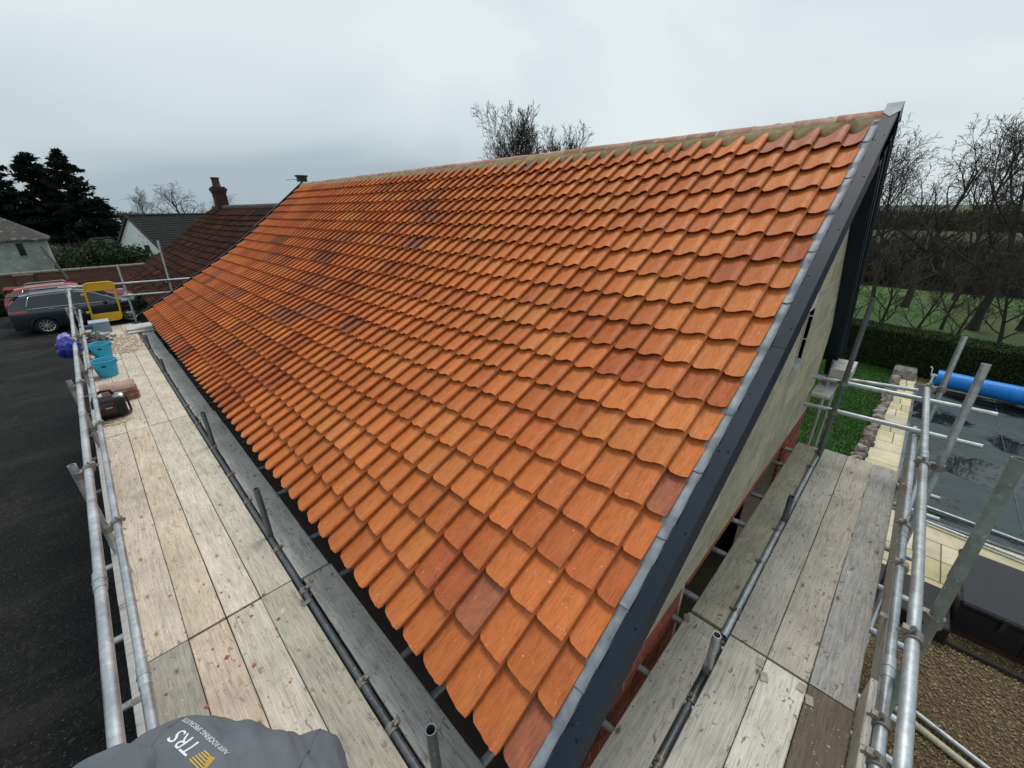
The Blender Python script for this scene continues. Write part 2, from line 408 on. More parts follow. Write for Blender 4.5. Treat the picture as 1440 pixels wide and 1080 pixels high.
# underlay deck on both slopes (dark felt) so nothing shines through
sweep(lin(.16, SL + .02, 30), -.075, -.035, .60, YF).build('underlay', mat('roofing_felt', (.02, .02, .022), .9, var=.3), roof)
sweep(lin(0, BL, 4), -.075, -.035, .60, YF, onback).build('underlay', MT['black'], roof)

# lead soaker strip beside the near verge, in lapped lengths
k = 0; s = .01
while s < SL - .06:
    e2 = min(SL - .03, s + rnd.uniform(.40, .56)); b = MB(); n = 14; ys = lin(.578, .657 + rnd.uniform(-.003, .004), 6); P = []
    for i in range(n):
        q = s - .03 + (e2 - s + .03) * i / (n - 1); step = (q / GA) % 1.0
        for jy, y in enumerate(ys):
            base = .046 + .019 * (1 - step) + (.007 * (1 - i / (n - 1))) + rnd.uniform(-.0012, .0012)
            up = .026 if jy == 0 else (.006 if jy == 1 else 0); edge = -.012 if jy == 5 else 0
            P.append(onroof(q, base + up + edge, y + (rnd.uniform(-.004, .004) if jy == 5 else 0)))
    F = [(i * 6 + j, i * 6 + j + 1, (i + 1) * 6 + j + 1, (i + 1) * 6 + j) for i in range(n - 1) for j in range(5)]
    o = len(P); P += [p - Vector((0, 0, .004)) for p in P]
    F += [tuple(q + o for q in reversed(f)) for f in F]
    F += [(j, j + 1, o + j + 1, o + j) for j in range(5)]
    b.add(P, F).build('lead_flashing', MT['lead'], roof, smooth=40)
    s = e2
# bargeboards: capping plus face board, near gable in two lengths, and the back slope and far gable
def barge(ya, yb, yface, spans, f, parent, cap_n=.082, th=.016, drop=.24):
    out = []
    for (a, b_) in spans:
        ss = lin(a, b_, 16)
        bb = empty('bargeboard', f((a + b_) / 2, 0, (ya + yb) / 2), parent)
        sweep(ss, cap_n - th, cap_n, ya, yb, f).build('capping', MT['barge'], bb)
        fs = lin(a, b_, 16)
        sweep(fs, cap_n - drop, cap_n - th - .002, min(yface), max(yface), f).build('face_board', MT['barge'], bb)
        out.append(bb)
    return out
bl = barge(.494, .584, (.506, .526), [(-.10, 2.735), (2.739, SL + .13)], onroof, roof)
for s in lin(.3, SL - .3, 10):
    for dy in (.517, .562) if rnd.random() < .25 else ((.517,) if rnd.random() < .5 else (.562,)):
        p = onroof(s + rnd.uniform(-.05, .05), .0835, dy); a = ang(s)
        MB().lathe([(0, .003), (.004, .003), (.0065, .0), (.0065, -.002)], p, 8, M=Matrix.Rotation(-a, 3, 'Y')).build('screw', MT['screw'], bl[0 if s < 2.7 else 1])
barge(.494, .584, (.506, .526), [(-.02, BL + .05)], onback, roof, cap_n=.07, drop=.50)
for n_, dd in ((0.03, .010), (-.10, .014), (-.26, .010), (-.40, .012)):       # moulded strips on the shaded back barge
    sweep(lin(.12, BL, 4), n_ - .012, n_ + .012, .506 - dd, .506, onback).build('moulding', MT['barge'], roof)
barge(YF + .01, YF + .10, (YF + .085, YF + .098), [(-.10, SL + .12)], onroof, roof, cap_n=.085)
# soffit boards under the near verge
sweep(lin(0, SL - .05, 12), -.15, -.135, .526, .62).build('soffit', MT['barge'], roof)
sweep(lin(.05, BL, 4), -.43, -.415, .527, .618, onback).build('soffit', MT['barge'], roof)
# lead cap dressed over the peak of the near gable, with a pointed lower edge
b = MB(); pk = onroof(SL + .135, .082, .5)
P = []
for y in (.484, .539, .594):
    tip = -.19 if y == .539 else -.12
    P += [onroof(SL + .145 + tip, .086, y), onroof(SL + .145, .089, y), onback(-.02 - tip * .7, .082, y)]
b.add(P, [(0, 3, 4, 1), (3, 6, 7, 4), (1, 4, 5, 2), (4, 7, 8, 5)])
Q = [onroof(SL + .145 - .12, .086, .483), onroof(SL + .145, .089, .483), onroof(SL + .145, -.01, .483), onroof(SL + .03, -.01, .483)]
b.add(Q + [q + Vector((0, .003, 0)) for q in Q], [(0, 1, 2, 3), (4, 7, 6, 5), (0, 4, 5, 1), (1, 5, 6, 2)])
b.build('ridge_end_lead', MT['lead'], roof)
# far gable finial
b = MB(); fp = onroof(SL + .1, .1, YF + .05); b.box(fp + Vector((.03, 0, .06)), (.24, .14, .13)); b.box(fp + Vector((.03, 0, .14)), (.30, .18, .04)); b.tube(fp + Vector((-.42, 0, .03)), fp + Vector((.0, 0, .05)), .006, 6); b.build('ridge_end_block', MT['black'], roof)

# bedding mortar below the ridge, filling the pans between the rolls
b = MB(); ny = NC * 8; P = []
for q in range(ny + 1):
    y = .60 + (YF - .60) * q / ny; t = 1 - ((y - Y0) / CW) % 1.0
    pan = max(0, math.sin(math.pi * min(1, max(0, (t - .02) / .62)))) ; lo = SL - .095 - .045 * pan + .008 * noise.noise((y * 5, 0, 0))
    P += [onroof(lo, -.0 + .02 * pan, y), onroof(lo + .012, .042 + .004 * noise.noise((y * 9, 1, 0)), y), onroof(SL - .04, .064, y), onroof(SL + .03, .075, y)]
b.add(P, [(4 * q + j, 4 * q + j + 1, 4 * q + 5 + j, 4 * q + 4 + j) for q in range(ny) for j in range(3)])
b.build('ridge_bedding', MT['mortar'], roof, smooth=True)
# half-round ridge tiles with pale joints
def ridge_mesh(L):
    b = MB(); n = 9; P = []
    for yy in (0, L):
        for i in range(n):
            a = math.pi * (.02 + .96 * i / (n - 1)); P.append((math.cos(a) * .128, yy, math.sin(a) * .105))
        for i in range(n):
            a = math.pi * (.02 + .96 * i / (n - 1)); P.append((math.cos(a) * .112, yy, math.sin(a) * .09))
    F = []
    for i in range(n - 1): F += [(i, i + 1, 2 * n + i + 1, 2 * n + i), (n + i, i, i + 1, n + i + 1), (2 * n + i, 3 * n + i, 3 * n + i + 1, 2 * n + i + 1)]
    b.add(P, F); me = b.build('ridge_tile', MT['ridge'], None, smooth=40); m = me.data; bpy.data.objects.remove(me); return m
RL = .335; rm = ridge_mesh(RL - .018); rj = MB(); n = 9
P = []
for yy in (-.001, .021):
    P += [(math.cos(math.pi * (.0 + i / (n - 1))) * .126, yy, math.sin(math.pi * i / (n - 1)) * .1035) for i in range(n)]
rj.add(P, [(i, i + 1, n + i + 1, n + i) for i in range(n - 1)]); jo = rj.build('ridge_joint', MT['pale_mortar'], None, smooth=True); rjm = jo.data; bpy.data.objects.remove(jo)
RCX, RCZ = RX + .065, RZ + .005
y = .588; q = 0
while y < YF - .05:
    dz = .012 * noise.noise((y * 1.3, 3, 0)); dx = .008 * noise.noise((y * 1.7, 7, 0))
    o = link('ridge_tile', rm, roof, (RCX + dx, y, RCZ + dz), (rnd.uniform(-.012, .012), 0, rnd.uniform(-.012, .012)))
    o.color = rnd.choice([(1, 1, 1, 1), (1.15, 1.1, 1.1, 1), (.85, .8, .8, 1), (1.25, 1.3, 1.35, 1), (1.05, .8, .7, 1)])
    link('ridge_joint', rjm, roof, (RCX + dx, y + RL - .019, RCZ + dz)); y += RL; q += 1

# ---- walls
XL, XR, YW = 1.02, 6.28, 0.62
wall = empty('gable_wall', (3.6, .62, 0), house)
def roofz(x):
    if x <= RX:
        lo, hi = 0, SL
        for _ in range(30):
            m_ = (lo + hi) / 2
            if prof(m_)[0] < x: lo = m_
            else: hi = m_
        return prof(lo)[1]
    return RZ + .03 - (x - RX - .1) * math.tan(BA)
OX0, OX1, OZ = 2.42, 5.28, 2.165       # wide opening below the blockwork
xs = lin(XL, XR, 40)
poly = [(OX0 + .01, OZ + .004)] + [(OX1 - .01, OZ + .004)] + [(XR, OZ + .004)] + [(x, roofz(x) - .10) for x in reversed(xs)] + [(XL, OZ + .004)]
# mortar backing of the blockwork, with a window opening cut as separate slabs round it
WX0, WX1, WZ0, WZ1 = 4.30, 4.64, 3.30, 3.82
def slab(x0, x1, za, zb):
    b = MB(); xx = lin(x0, x1, max(2, int((x1 - x0) / .15) + 2)); P = []
    for x in xx: P += [(x, YW + .0015, za), (x, YW + .0015, zb(x) if callable(zb) else zb), (x, YW + .25, zb(x) if callable(zb) else zb), (x, YW + .25, za)]
    F = [(0, 1, 2, 3), tuple(4 * (len(xx) - 1) + k for k in (3, 2, 1, 0))]
    for k in range(len(xx) - 1):
        for i in range(4): j = (i + 1) % 4; F.append((4 * k + i, 4 * k + j, 4 * k + 4 + j, 4 * k + 4 + i))
    return b.add(P, F)
rz_ = lambda x: max(OZ + .01, roofz(x) - .11)
for args in ((XL, WX0, OZ, rz_), (WX1, XR, OZ, rz_), (WX0, WX1, OZ, WZ0), (WX0, WX1, WZ1, rz_)):
    slab(*args).build('wall_core', MT['wallmortar'], wall)
row = 0; z = OZ
while z < RZ - .2:
    x = XL - (.225 if row % 2 else 0)
    while x < XR:
        a, c = max(x + .005, XL), min(x + .445, XR); x += .45
        if c - a < .05: continue
        if a < WX1 and c > WX0 and z < WZ1 and z + .215 > WZ0:
            if a < WX0 - .06: c = WX0
            elif c > WX1 + .06: a = WX1
            else: continue
        while a < c and roofz(a) - .105 < z + .02: a += .02
        while c > a and roofz(c) - .105 < z + .02: c -= .02
        if c - a < .06: continue
        z1a, z1c = min(z + .217, roofz(a) - .105), min(z + .217, roofz(c) - .105)
        if max(z1a, z1c) < z + .05: continue
        z1a, z1c = max(z1a, z + .01), max(z1c, z + .01)
        yo = YW - rnd.uniform(.0005, .0025); zb = z + .006
        P = [(a, yo, zb), (c, yo, zb), (c, yo, z1c), (a, yo, z1a)]; P += [(p[0], YW + .03, p[2]) for p in P]
        cx_, cz_ = (a + c) / 2, zb
        o = MB().add(P, [(0, 1, 2, 3), (4, 7, 6, 5), (0, 4, 5, 1), (1, 5, 6, 2), (2, 6, 7, 3), (3, 7, 4, 0)]).build('concrete_block', MT['block'], wall, origin=(cx_, yo, cz_))
        k = rnd.uniform(.85, 1.12); o.color = (k, k * rnd.uniform(.96, 1.02), k * rnd.uniform(.9, 1.05), 1)
    z += .225; row += 1
# window in the gable
win = empty('window', (4.47, .68, 3.3), wall)
b = MB(); b.bbox((WX0, .68, WZ0), (WX0 + .04, .73, WZ1)); b.bbox((WX1 - .04, .68, WZ0), (WX1, .73, WZ1)); b.bbox((WX0 + .04, .68, WZ1 - .04), (WX1 - .04, .73, WZ1)); b.bbox((WX0 + .04, .68, WZ0), (WX1 - .04, .73, WZ0 + .04)); b.build('frame', mat('brown_frame', (.10, .075, .05), .7, var=.3), win)
MB().bbox((WX0 + .04, .70, WZ0 + .04), (WX1 - .04, .706, WZ1 - .04)).build('pane', mat('dark_glass', (.02, .022, .025), .08, var=.1, spec=.6), win)
MB().bbox((WX0 - .01, .598, WZ0 - .012), (WX1 + .01, .68, WZ0 + .02)).build('sill', mat('grey_sill', (.42, .44, .45), .7, var=.25, scale=12), win)
# brick piers below, each brick on its own near the platform
def bricks(x0, x1, z0, z1):
    MB().bbox((x0 + .004, YW + .0035, 0), (x1 - .004, YW + .25, OZ - .003)).build('pier_core', MT['brickmortar'], wall)
    bm_ = MB().box((0, 0, 0), (.213, .03, .064)); o = bm_.build('brick', MT['brick']); full = o.data; bpy.data.objects.remove(o)
    bm_ = MB().box((0, 0, 0), (.10, .03, .064)); o = bm_.build('brick', MT['brick']); half = o.data; bpy.data.objects.remove(o)
    z = z0; r = 0
    while z < z1 - .03:
        x = x0
        if r % 2: o = link('brick', half, wall, (x + .052, YW + .0155, z + .033)); k = rnd.uniform(.7, 1.25); o.color = (k, k * .95, k * .95, 1); x += .112
        while x < x1 - .05:
            w = .2255
            m_ = full if x + .21 < x1 + .02 else half
            o = link('brick', m_, wall, (x + (.108 if m_ is full else .052), YW + .0148 + rnd.uniform(0, .0025), z + .033)); k = rnd.uniform(.7, 1.25); o.color = (k, k * rnd.uniform(.85, 1.05), k, 1); x += w if m_ is full else .112
        z += .0755; r += 1
bricks(XL, OX0, 1.26, OZ); bricks(OX1, XR, 1.26, OZ)
MB().bbox((OX0, YW - .012, OZ - .02), (OX1, YW + .20, OZ - .001)).build('lintel', mat('red_lintel', (.30, .07, .04), .7, var=.3, scale=15), wall)
# long walls, far gable, floor: a closed dark shell
MB().bbox((XL, YW + .26, 0), (XL + .25, YF - .02, 2.36)).build('eaves_wall', mat('eaves_brick_shade', (.035, .022, .018), .9, var=.35, scale=14), house)  # near-black brick colour paints in the deep shade of the eaves gap
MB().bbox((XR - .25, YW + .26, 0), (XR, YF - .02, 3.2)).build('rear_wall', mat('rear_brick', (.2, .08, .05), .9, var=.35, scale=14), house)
MB().prism([(XL + .26, 0), (XR - .26, 0), (XR - .26, 3.2)] + [(x, roofz(x) - .12) for x in reversed(lin(XL + .3, XR - .3, 20))], 1, YF - .3, YF - .05).build('far_gable_wall', mat('far_brick', (.2, .08, .05), .9, var=.3), house)
sweep(lin(.02, .36, 3), -.19, -.17, .62, YF).build('eaves_soffit', MT['black'], house)
MB().bbox((.86, .63, 2.16), (.885, YF, 2.40)).build('fascia', MT['black'], house)
MB().bbox((XL + .3, 2.5, 0.001), (XR - .3, YF - .4, .03)).build('inner_floor', mat('inner_concrete', (.12, .12, .12), .9), house)

# ================================================================== SCAFFOLD
TR = 0.02415
ZP = 2.0                               # top of the working platform
_bm = {}
def board_mesh(L, w, m):
    key = (round(L, 2), w, m)
    if key not in _bm:
        b = MB(); nx = max(2, int(L / .4)); r = random.Random(int(L * 100)); h = .038; bv = .004; P = []
        for i in range(nx + 1):
            x = -L / 2 + L * i / nx; dz = r.uniform(-.0015, .0015); dw = r.uniform(-.0012, .0012)
            P += [(x, -w / 2 + bv + dw, dz), (x, w / 2 - bv + dw, dz), (x, w / 2 + dw, dz - bv), (x, w / 2 + dw, -h), (x, -w / 2 + dw, -h), (x, -w / 2 + dw, dz - bv)]
        F = [(6 * i + j, 6 * i + (j + 1) % 6, 6 * i + 6 + (j + 1) % 6, 6 * i + 6 + j) for i in range(nx) for j in range(6)]
        F += [(5, 4, 3, 2, 1, 0), tuple(6 * nx + k for k in range(6))]
        o = b.add(P, F).build('scaffold_board', MT[m]); _bm[key] = o.data; bpy.data.objects.remove(o)
    return _bm[key]
band_me = {}
def band_mesh(w):
    if w not in band_me:
        b = MB(); b.bbox((-.02, -w / 2 - .0015, -.0395), (.02, w / 2 + .0015, .0012)); o = b.build('end_band', MT['fitting']); band_me[w] = o.data; bpy.data.objects.remove(o)
    return band_me[w]
def board(x0, x1, y0, y1, along, m, label, group, k=1.0, hue=(1, 1, 1), z=ZP, bands=False, tilt=0, name='scaffold_board'):
    cx_, cy_ = (x0 + x1) / 2, (y0 + y1) / 2
    L, w = (y1 - y0, x1 - x0) if along == 'y' else (x1 - x0, y1 - y0)
    L, w = L - .008, round(w - .005, 3)
    o = link(name, board_mesh(L, w, m), None, (cx_, cy_, z), (0, 0, (math.pi / 2 if along == 'y' else 0) + tilt))
    o.color = (k * hue[0], k * hue[1], k * hue[2], 1)
    tag(o, label, 'plank', group)
    if bands:
        for sgn in (-1, 1):
            d = sgn * (L / 2 - .021)
            c = link('end_band', band_mesh(w), None, (d, 0, 0)); c.parent = o
    return o
X4 = [-.472, -.247, -.022, .203, .428]
posx = ['beside the toe board', 'second from the toe board', 'third from the toe board', 'fourth from the toe board']
bays = [(-.42, 2.908, 'nearest bay of eaves walkway'), (2.918, 6.99, 'second bay of eaves walkway'), (7.0, 10.95, 'third bay of eaves walkway'), (10.96, 14.55, 'farthest bay of eaves walkway')]
shade = {(0, 0): (.62, (.95, 1, 1.03)), (1, 0): (.92, (1.06, .96, .90)), (2, 0): (1.02, (1, 1, .98)), (3, 0): (.80, (.97, 1, .98)),
         (0, 1): (1.0, (1, .98, .95)), (1, 1): (.98, (1.06, 1.0, .90)), (2, 1): (1.10, (1, .99, .96)), (3, 1): (.98, (.98, 1, .98))}
adj = ['grey', 'pinkish', 'pale grained', 'dull olive grey']; adj2 = ['dusty cream', 'tan', 'pale cream', 'dusty grey']
for bi, (ya, yb, bn) in enumerate(bays):
    for i in range(4):
        k, h = shade.get((i, bi), (rnd.uniform(1.0, 1.15), (1, rnd.uniform(.96, 1), rnd.uniform(.92, .98))))
        a = adj[i] if bi == 0 else (adj2[i] if bi == 1 else 'mortar dusted')
        board(X4[i], X4[i + 1], ya + rnd.uniform(-.006, .006), yb + rnd.uniform(-.006, .006), 'y', 'boardA', f'{a} board {posx[i]}, {bn}', 'scaffold boards along the eaves', k, h, z=ZP + rnd.uniform(-.002, .002), tilt=rnd.uniform(-.0007, .0007))
for bi, (ya, yb) in enumerate([(.62, 2.865), (2.878, 6.90), (6.91, 10.7), (10.71, 13.9)]):
    board(.492, .718, ya, yb, 'y', 'boardB', ['nearest', 'second', 'third', 'farthest'][bi] + ' inner scaffold board between dark tube and roof eaves', 'inner boards along the eaves', [1.0, 1.1, 1.15, 1.15][bi], (.98, 1, 1.02), z=ZP - .004, tilt=-.004)
# gable platform
Y3 = [-.412, -.187, .041, .268]
gp = ['beside the toe board of the gable walkway', 'in the middle of the gable walkway', 'on the house side of the gable walkway']
for bi, (xa, xb, bn) in enumerate([(.74, 2.362, 'near half'), (2.372, 5.60, 'far half')]):
    for i in range(3):
        k, h = {(0, 0): (.32, (1, .86, .72)), (1, 0): (1.45, (1, 1, .97)), (2, 0): (1.12, (1, 1, .97)), (0, 1): (.86, (.97, 1, 1.06)), (1, 1): (1.0, (1.04, 1, .95)), (2, 1): (.98, (1, 1, .97))}[(i, bi)]
        a = {(0, 0): 'dark stained brown', (1, 0): 'pale new-looking', (2, 0): 'light grey spotted'}.get((i, bi), 'weathered grey')
        board(xa, xb + rnd.uniform(-.01, .01), Y3[i], Y3[i + 1], 'x', 'boardB', f'{a} scaffold board {gp[i]}, {bn}', 'scaffold boards along the gable', k, h, z=ZP + rnd.uniform(-.002, .002))
board(.98, 2.345, .318, .545, 'x', 'boardB', 'near grey inner board close to the brick under the bargeboard', 'inner boards along the gable', 1.05, (1, .99, .95), z=ZP - .002)
board(2.372, 5.57, .320, .535, 'x', 'boardB', 'mossy stained far inner board beside the blockwork gable', 'inner boards along the gable', .82, (1, .97, .84), z=ZP - .004)
# toe boards stand on edge outside the decking
def toe(p0, p1, label, m='whiteish', h=.225):
    p0, p1 = Vector(p0), Vector(p1); L = (p1 - p0).length; b = MB(); b.bevbox((0, 0, 0), (L, .036, h), .004)
    o = b.build('toe_board', MT[m]); o.location = (p0 + p1) / 2; o.rotation_euler = (0, 0, math.atan2(p1.y - p0.y, p1.x - p0.x)); tag(o, label, 'plank', 'toe boards on edge'); return o
toe((-.496, .2, 2.112), (-.496, 3.30, 2.112), 'nearest pale toe board on edge beside the eaves walkway')
toe((-.498, 3.31, 2.112), (-.498, 7.2, 2.112), 'second pale toe board on edge beside the eaves walkway')
toe((-.496, 7.21, 2.112), (-.496, 11.1, 2.112), 'third pale toe board on edge beside the eaves walkway')
toe((-.496, 11.11, 2.112), (-.496, 14.4, 2.112), 'farthest pale toe board on edge beside the eaves walkway')
toe((.8, -.434, 2.112), (2.46, -.434, 2.112), 'near grey toe board on edge beside the gable walkway', 'boardB')
toe((2.40, -.434 - .037, 2.115), (5.62, -.434 - .037 + .03, 2.115), 'far grey toe board on edge beside the gable walkway', 'boardB')

def coupler(parent, p, axis, name='coupler', s=1.0):
    """band clamp round a tube with bolt and wing nut"""
    b = MB(); p = Vector(p); d = Vector(axis).normalized(); a = d.orthogonal().normalized()
    if abs(a.z) > .9: a = d.cross(a)
    c = d.cross(a); r = TR + .006
    b.tube(p - d * .026 * s, p + d * .026 * s, r, 12, cap=False); 
    b.tube(p - d * .026 * s, p + d * .026 * s, r + .004, 12)
    q = p + a * (r + .012); b.box(q, (.03, .03, .03)); b.tube(q - c * .035, q + c * .035, .007, 6); b.tube(q + c * .02, q + c * .034, .013, 6)
    return b.build(name, MT['fitting'], parent, smooth=40)
def tube(name, parent, p0, p1, m='galv', n=14, r=TR):
    p0, p1 = Vector(p0), Vector(p1)
    return MB().tube(p0, p1, r, n, hollow=.004).build(name, MT[m], parent, smooth=50, origin=tuple((p0 + p1) / 2))
def sleeve(parent, p, axis):
    p = Vector(p); d = Vector(axis).normalized(); b = MB(); b.tube(p - d * .07, p + d * .07, TR + .0035, 14); b.tube(p - d * .004, p + d * .004, TR + .0065, 14); return b.build('joint_sleeve', MT['galv'], parent, smooth=50)

eav = empty('eaves_scaffold', (-.46, 7, 0)); tag(eav, 'galvanised tube scaffold with twin guard rails along the eaves beside the black drive', 'scaffold')
XRAIL = -.405
tube('guard_rail', eav, (XRAIL, -.3, 3.0), (XRAIL - .002, 2.55, 3.0)); tube('guard_rail', eav, (XRAIL, 2.55, 3.0), (XRAIL - .012, 8.6, 3.0)); tube('guard_rail', eav, (XRAIL - .012, 8.6, 3.0), (XRAIL - .03, 15.0, 3.01))
tube('mid_rail', eav, (XRAIL + .004, -.3, 2.5), (XRAIL + .004, 2.3, 2.5)); tube('mid_rail', eav, (XRAIL + .004, 2.3, 2.5), (XRAIL, 8.2, 2.49)); tube('mid_rail', eav, (XRAIL, 8.2, 2.49), (XRAIL, 14.5, 2.5))
for y_, z_ in ((2.52, 3.0), (8.6, 3.0)): sleeve(eav, (XRAIL - (.002 if y_ < 3 else .012), y_, z_), (0, 1, 0))
for y_ in (2.3, 8.2): sleeve(eav, (XRAIL + .003, y_, 2.497), (0, 1, 0))
for y_ in (1.2, 3.95, 6.2, 8.7, 11.4, 14.1):
    tube('standard', eav, (-.458 - TR * .2, y_, 0), (-.478, y_, 3.05))
    for z_ in (3.0, 2.5):
        coupler(eav, (XRAIL, y_ - .045, z_), (0, 1, 0)); 
    coupler(eav, (-.466, y_, 2.96), (0, 0, 1)); coupler(eav, (-.466, y_, 2.46), (0, 0, 1))
tube('standard', eav, (-.36, 14.2, 3.28), (-.56, 14.25, 4.02), 'galv_dark')
tube('ledger', eav, (.459, .3, 1.975), (.459, 4.3, 1.975), 'galv_dark'); tube('ledger', eav, (.459, 4.3, 1.972), (.459, 14.6, 1.972), 'galv_dark')
tube('ledger', eav, (-.42, -.3, 1.90), (-.42, 14.6, 1.90), 'galv_dark')
for y_ in (.98, 1.45, 1.80, 2.75, 3.35, 4.25, 4.9, 5.7, 6.6, 7.4, 8.3, 9.2, 10.2, 11.2, 12.3, 13.4):
    tube('transom', eav, (-.62, y_, 1.93), (1.0, y_, 1.93), 'galv' if y_ < 5 else 'galv_dark', 10)
    if y_ > 1.2: coupler(eav, (.459, y_, 1.972), (0, 1, 0))
for (x_, y_, zt, k) in ((.463, .975, 2.645, 0), (.462, 3.545, 2.51, 1), (.474, 5.75, 2.46, 1), (.465, 9.5, 2.22, 1), (.462, 11.4, 2.30, 1)):
    tube('inner_standard', eav, (x_, y_, 0), (x_ + .012 * k, y_ + .03 * k, zt), 'galv_dark')
# far end guard
for z_ in (3.03, 2.69): tube('end_rail', eav, (-.6 if z_ > 3 else .45, 14.6, z_ + .02), (2.9, 14.6, z_ - .08), 'galv')
tube('end_standard', eav, (.48, 14.64, 0), (.585, 14.64, 3.48), 'galv'); tube('end_standard', eav, (1.38, 14.64, 0), (1.545, 14.64, 4.0), 'galv')
for x_, z_ in ((.55, 3.02), (.53, 2.69), (1.44, 2.95), (1.42, 2.63)): coupler(eav, (x_, 14.62, z_), (0, 0, 1))
for z_ in (2.30, 2.62, 2.9): tube('ladder_tube', eav, (.40, 14.5, z_), (.52, 14.5, z_ - .01), 'galv', 8, .014)

gab = empty('gable_scaffold', (3.2, -.46, 0)); tag(gab, 'galvanised tube scaffold with leaning posts along the gable above the pool side', 'scaffold')
tube('guard_rail', gab, (.2, -.395, 3.0), (2.42, -.393, 3.0)); tube('guard_rail', gab, (2.42, -.393, 3.0), (5.62, -.345, 3.0))
tube('mid_rail', gab, (.2, -.438, 2.5), (2.30, -.430, 2.5)); tube('mid_rail', gab, (2.30, -.430, 2.5), (5.70, -.392, 2.5))
sleeve(gab, (2.3, -.430, 2.5), (1, 0, 0)); sleeve(gab, (3.9, -.372, 3.0), (1, 0, 0)); sleeve(gab, (3.6, -.415, 2.5), (1, 0, 0))
def post(p0, p1, m): # continue a leaning post down to the ground
    return tube('standard', gab, p0, p1, m, 16)
post((1.93, -.468, 0), (2.375, -.476, 3.765), 'galv_old'); post((3.66, -.466, 0), (4.007, -.468, 3.714), 'galv'); post((5.45, -.455, 0), (5.896, -.47, 3.486), 'galv')
for x_, xx in ((2.06, 2.11), (3.80, 3.80), (5.60, 5.6)):
    coupler(gab, (x_ - .05, -.395 + (.02 if x_ > 3 else 0), 3.0), (1, 0, 0)); coupler(gab, (x_ - .10, -.43 + (.01 if x_ > 3 else 0), 2.5), (1, 0, 0)); pa, pb = [(Vector((1.93, -.468, 0)), Vector((2.375, -.476, 3.765))), (Vector((3.66, -.466, 0)), Vector((4.007, -.468, 3.714))), (Vector((5.45, -.455, 0)), Vector((5.896, -.47, 3.486)))][0 if x_ < 3 else (1 if x_ < 5 else 2)]; coupler(gab, pa.lerp(pb, 2.93 / pb.z), pb - pa)
for x_ in (1.76, 3.2): coupler(gab, (x_, -.43, 2.5), (1, 0, 0))
tube('end_rail', gab, (5.45, .57, 2.90), (5.45, -.84, 2.915), 'galv'); tube('end_rail', gab, (5.45, .575, 2.555), (5.45, -.85, 2.58), 'galv')
tube('inner_standard', gab, (5.38, .296, 0), (5.38, .279, 3.84), 'galv_dark'); coupler(gab, (5.38, .283, 2.92), (0, 0, 1)); coupler(gab, (5.38, .287, 2.57), (0, 0, 1))
tube('inner_standard', gab, (2.02, .293, 0), (2.045, .293, 2.30), 'galv'); tube('inner_standard', gab, (3.85, .293, 0), (3.87, .293, 2.28), 'galv_dark')
tube('ledger', gab, (2.33, .296, 1.985), (5.62, .296, 1.985), 'galv'); tube('ledger', gab, (.9, .296, 1.945), (2.8, .296, 1.93), 'galv_dark')
tube('ledger', gab, (.6, -.40, 1.89), (5.7, -.40, 1.89), 'galv_dark')
for x_ in (1.35, 1.78, 2.28, 2.55, 3.15, 3.65, 4.2, 5.0, 5.42):
    tube('transom', gab, (x_, .68 if x_ < 2.4 or x_ > 5.2 else 1.0, 1.93), (x_, -.62 if x_ < 5 else -.75, 1.93), 'galv', 10)
    coupler(gab, (x_ + .04, .296, 1.975 if x_ > 2.3 else 1.935), (1, 0, 0))
for x_ in (1.30, 3.0, 4.9): # toe-board clips: bent straps hooked over the top edge
    b = MB(); b.bbox((x_ - .02, -.472 - .02, 2.228), (x_ + .02, -.41, 2.232)); b.bbox((x_ - .02, -.412, 2.16), (x_ + .02, -.408, 2.228)); b.build('toe_clip', MT['fitting'], gab)
for y_ in (2.45, 4.1, 6.4, 8.3):
    b = MB(); b.bbox((-.52, y_ - .02, 2.2255), (-.47, y_ + .02, 2.23)); b.bbox((-.4755, y_ - .02, 2.15), (-.4715, y_ + .02, 2.2255)); b.build('toe_clip', MT['fitting'], eav)
tube('brace', gab, (5.1, -.50, 2.42), (2.5, -.52, .1), 'galv'); 
# hoop-iron plates nailed over board joints
def plate(x, y, rot, lab):
    o = MB().bevbox((0, 0, 0), (.062, .04, .003), .001).build('nail_plate', MT['fitting']); o.location = (x, y, ZP + .0042); o.rotation_euler = (0, 0, rot); tag(o, lab, 'metal plate', 'hoop iron plates on the gable boards')
plate(2.30, .062, .1, 'grey metal plate nailed across joint of pale and spotted boards'); plate(2.22, .02, .3, 'grey metal plate on end of the pale new-looking board')
plate(2.31, -.16, -.1, 'grey metal plate beside the dark stained board'); plate(2.26, -.21, .2, 'grey metal plate nailed on the dark stained board')
plate(2.28, .53, .4, 'grey metal plate on inner board near the brick'); plate(.43, 2.62, .2, 'bright bent metal plate at the edge of the fourth eaves board')

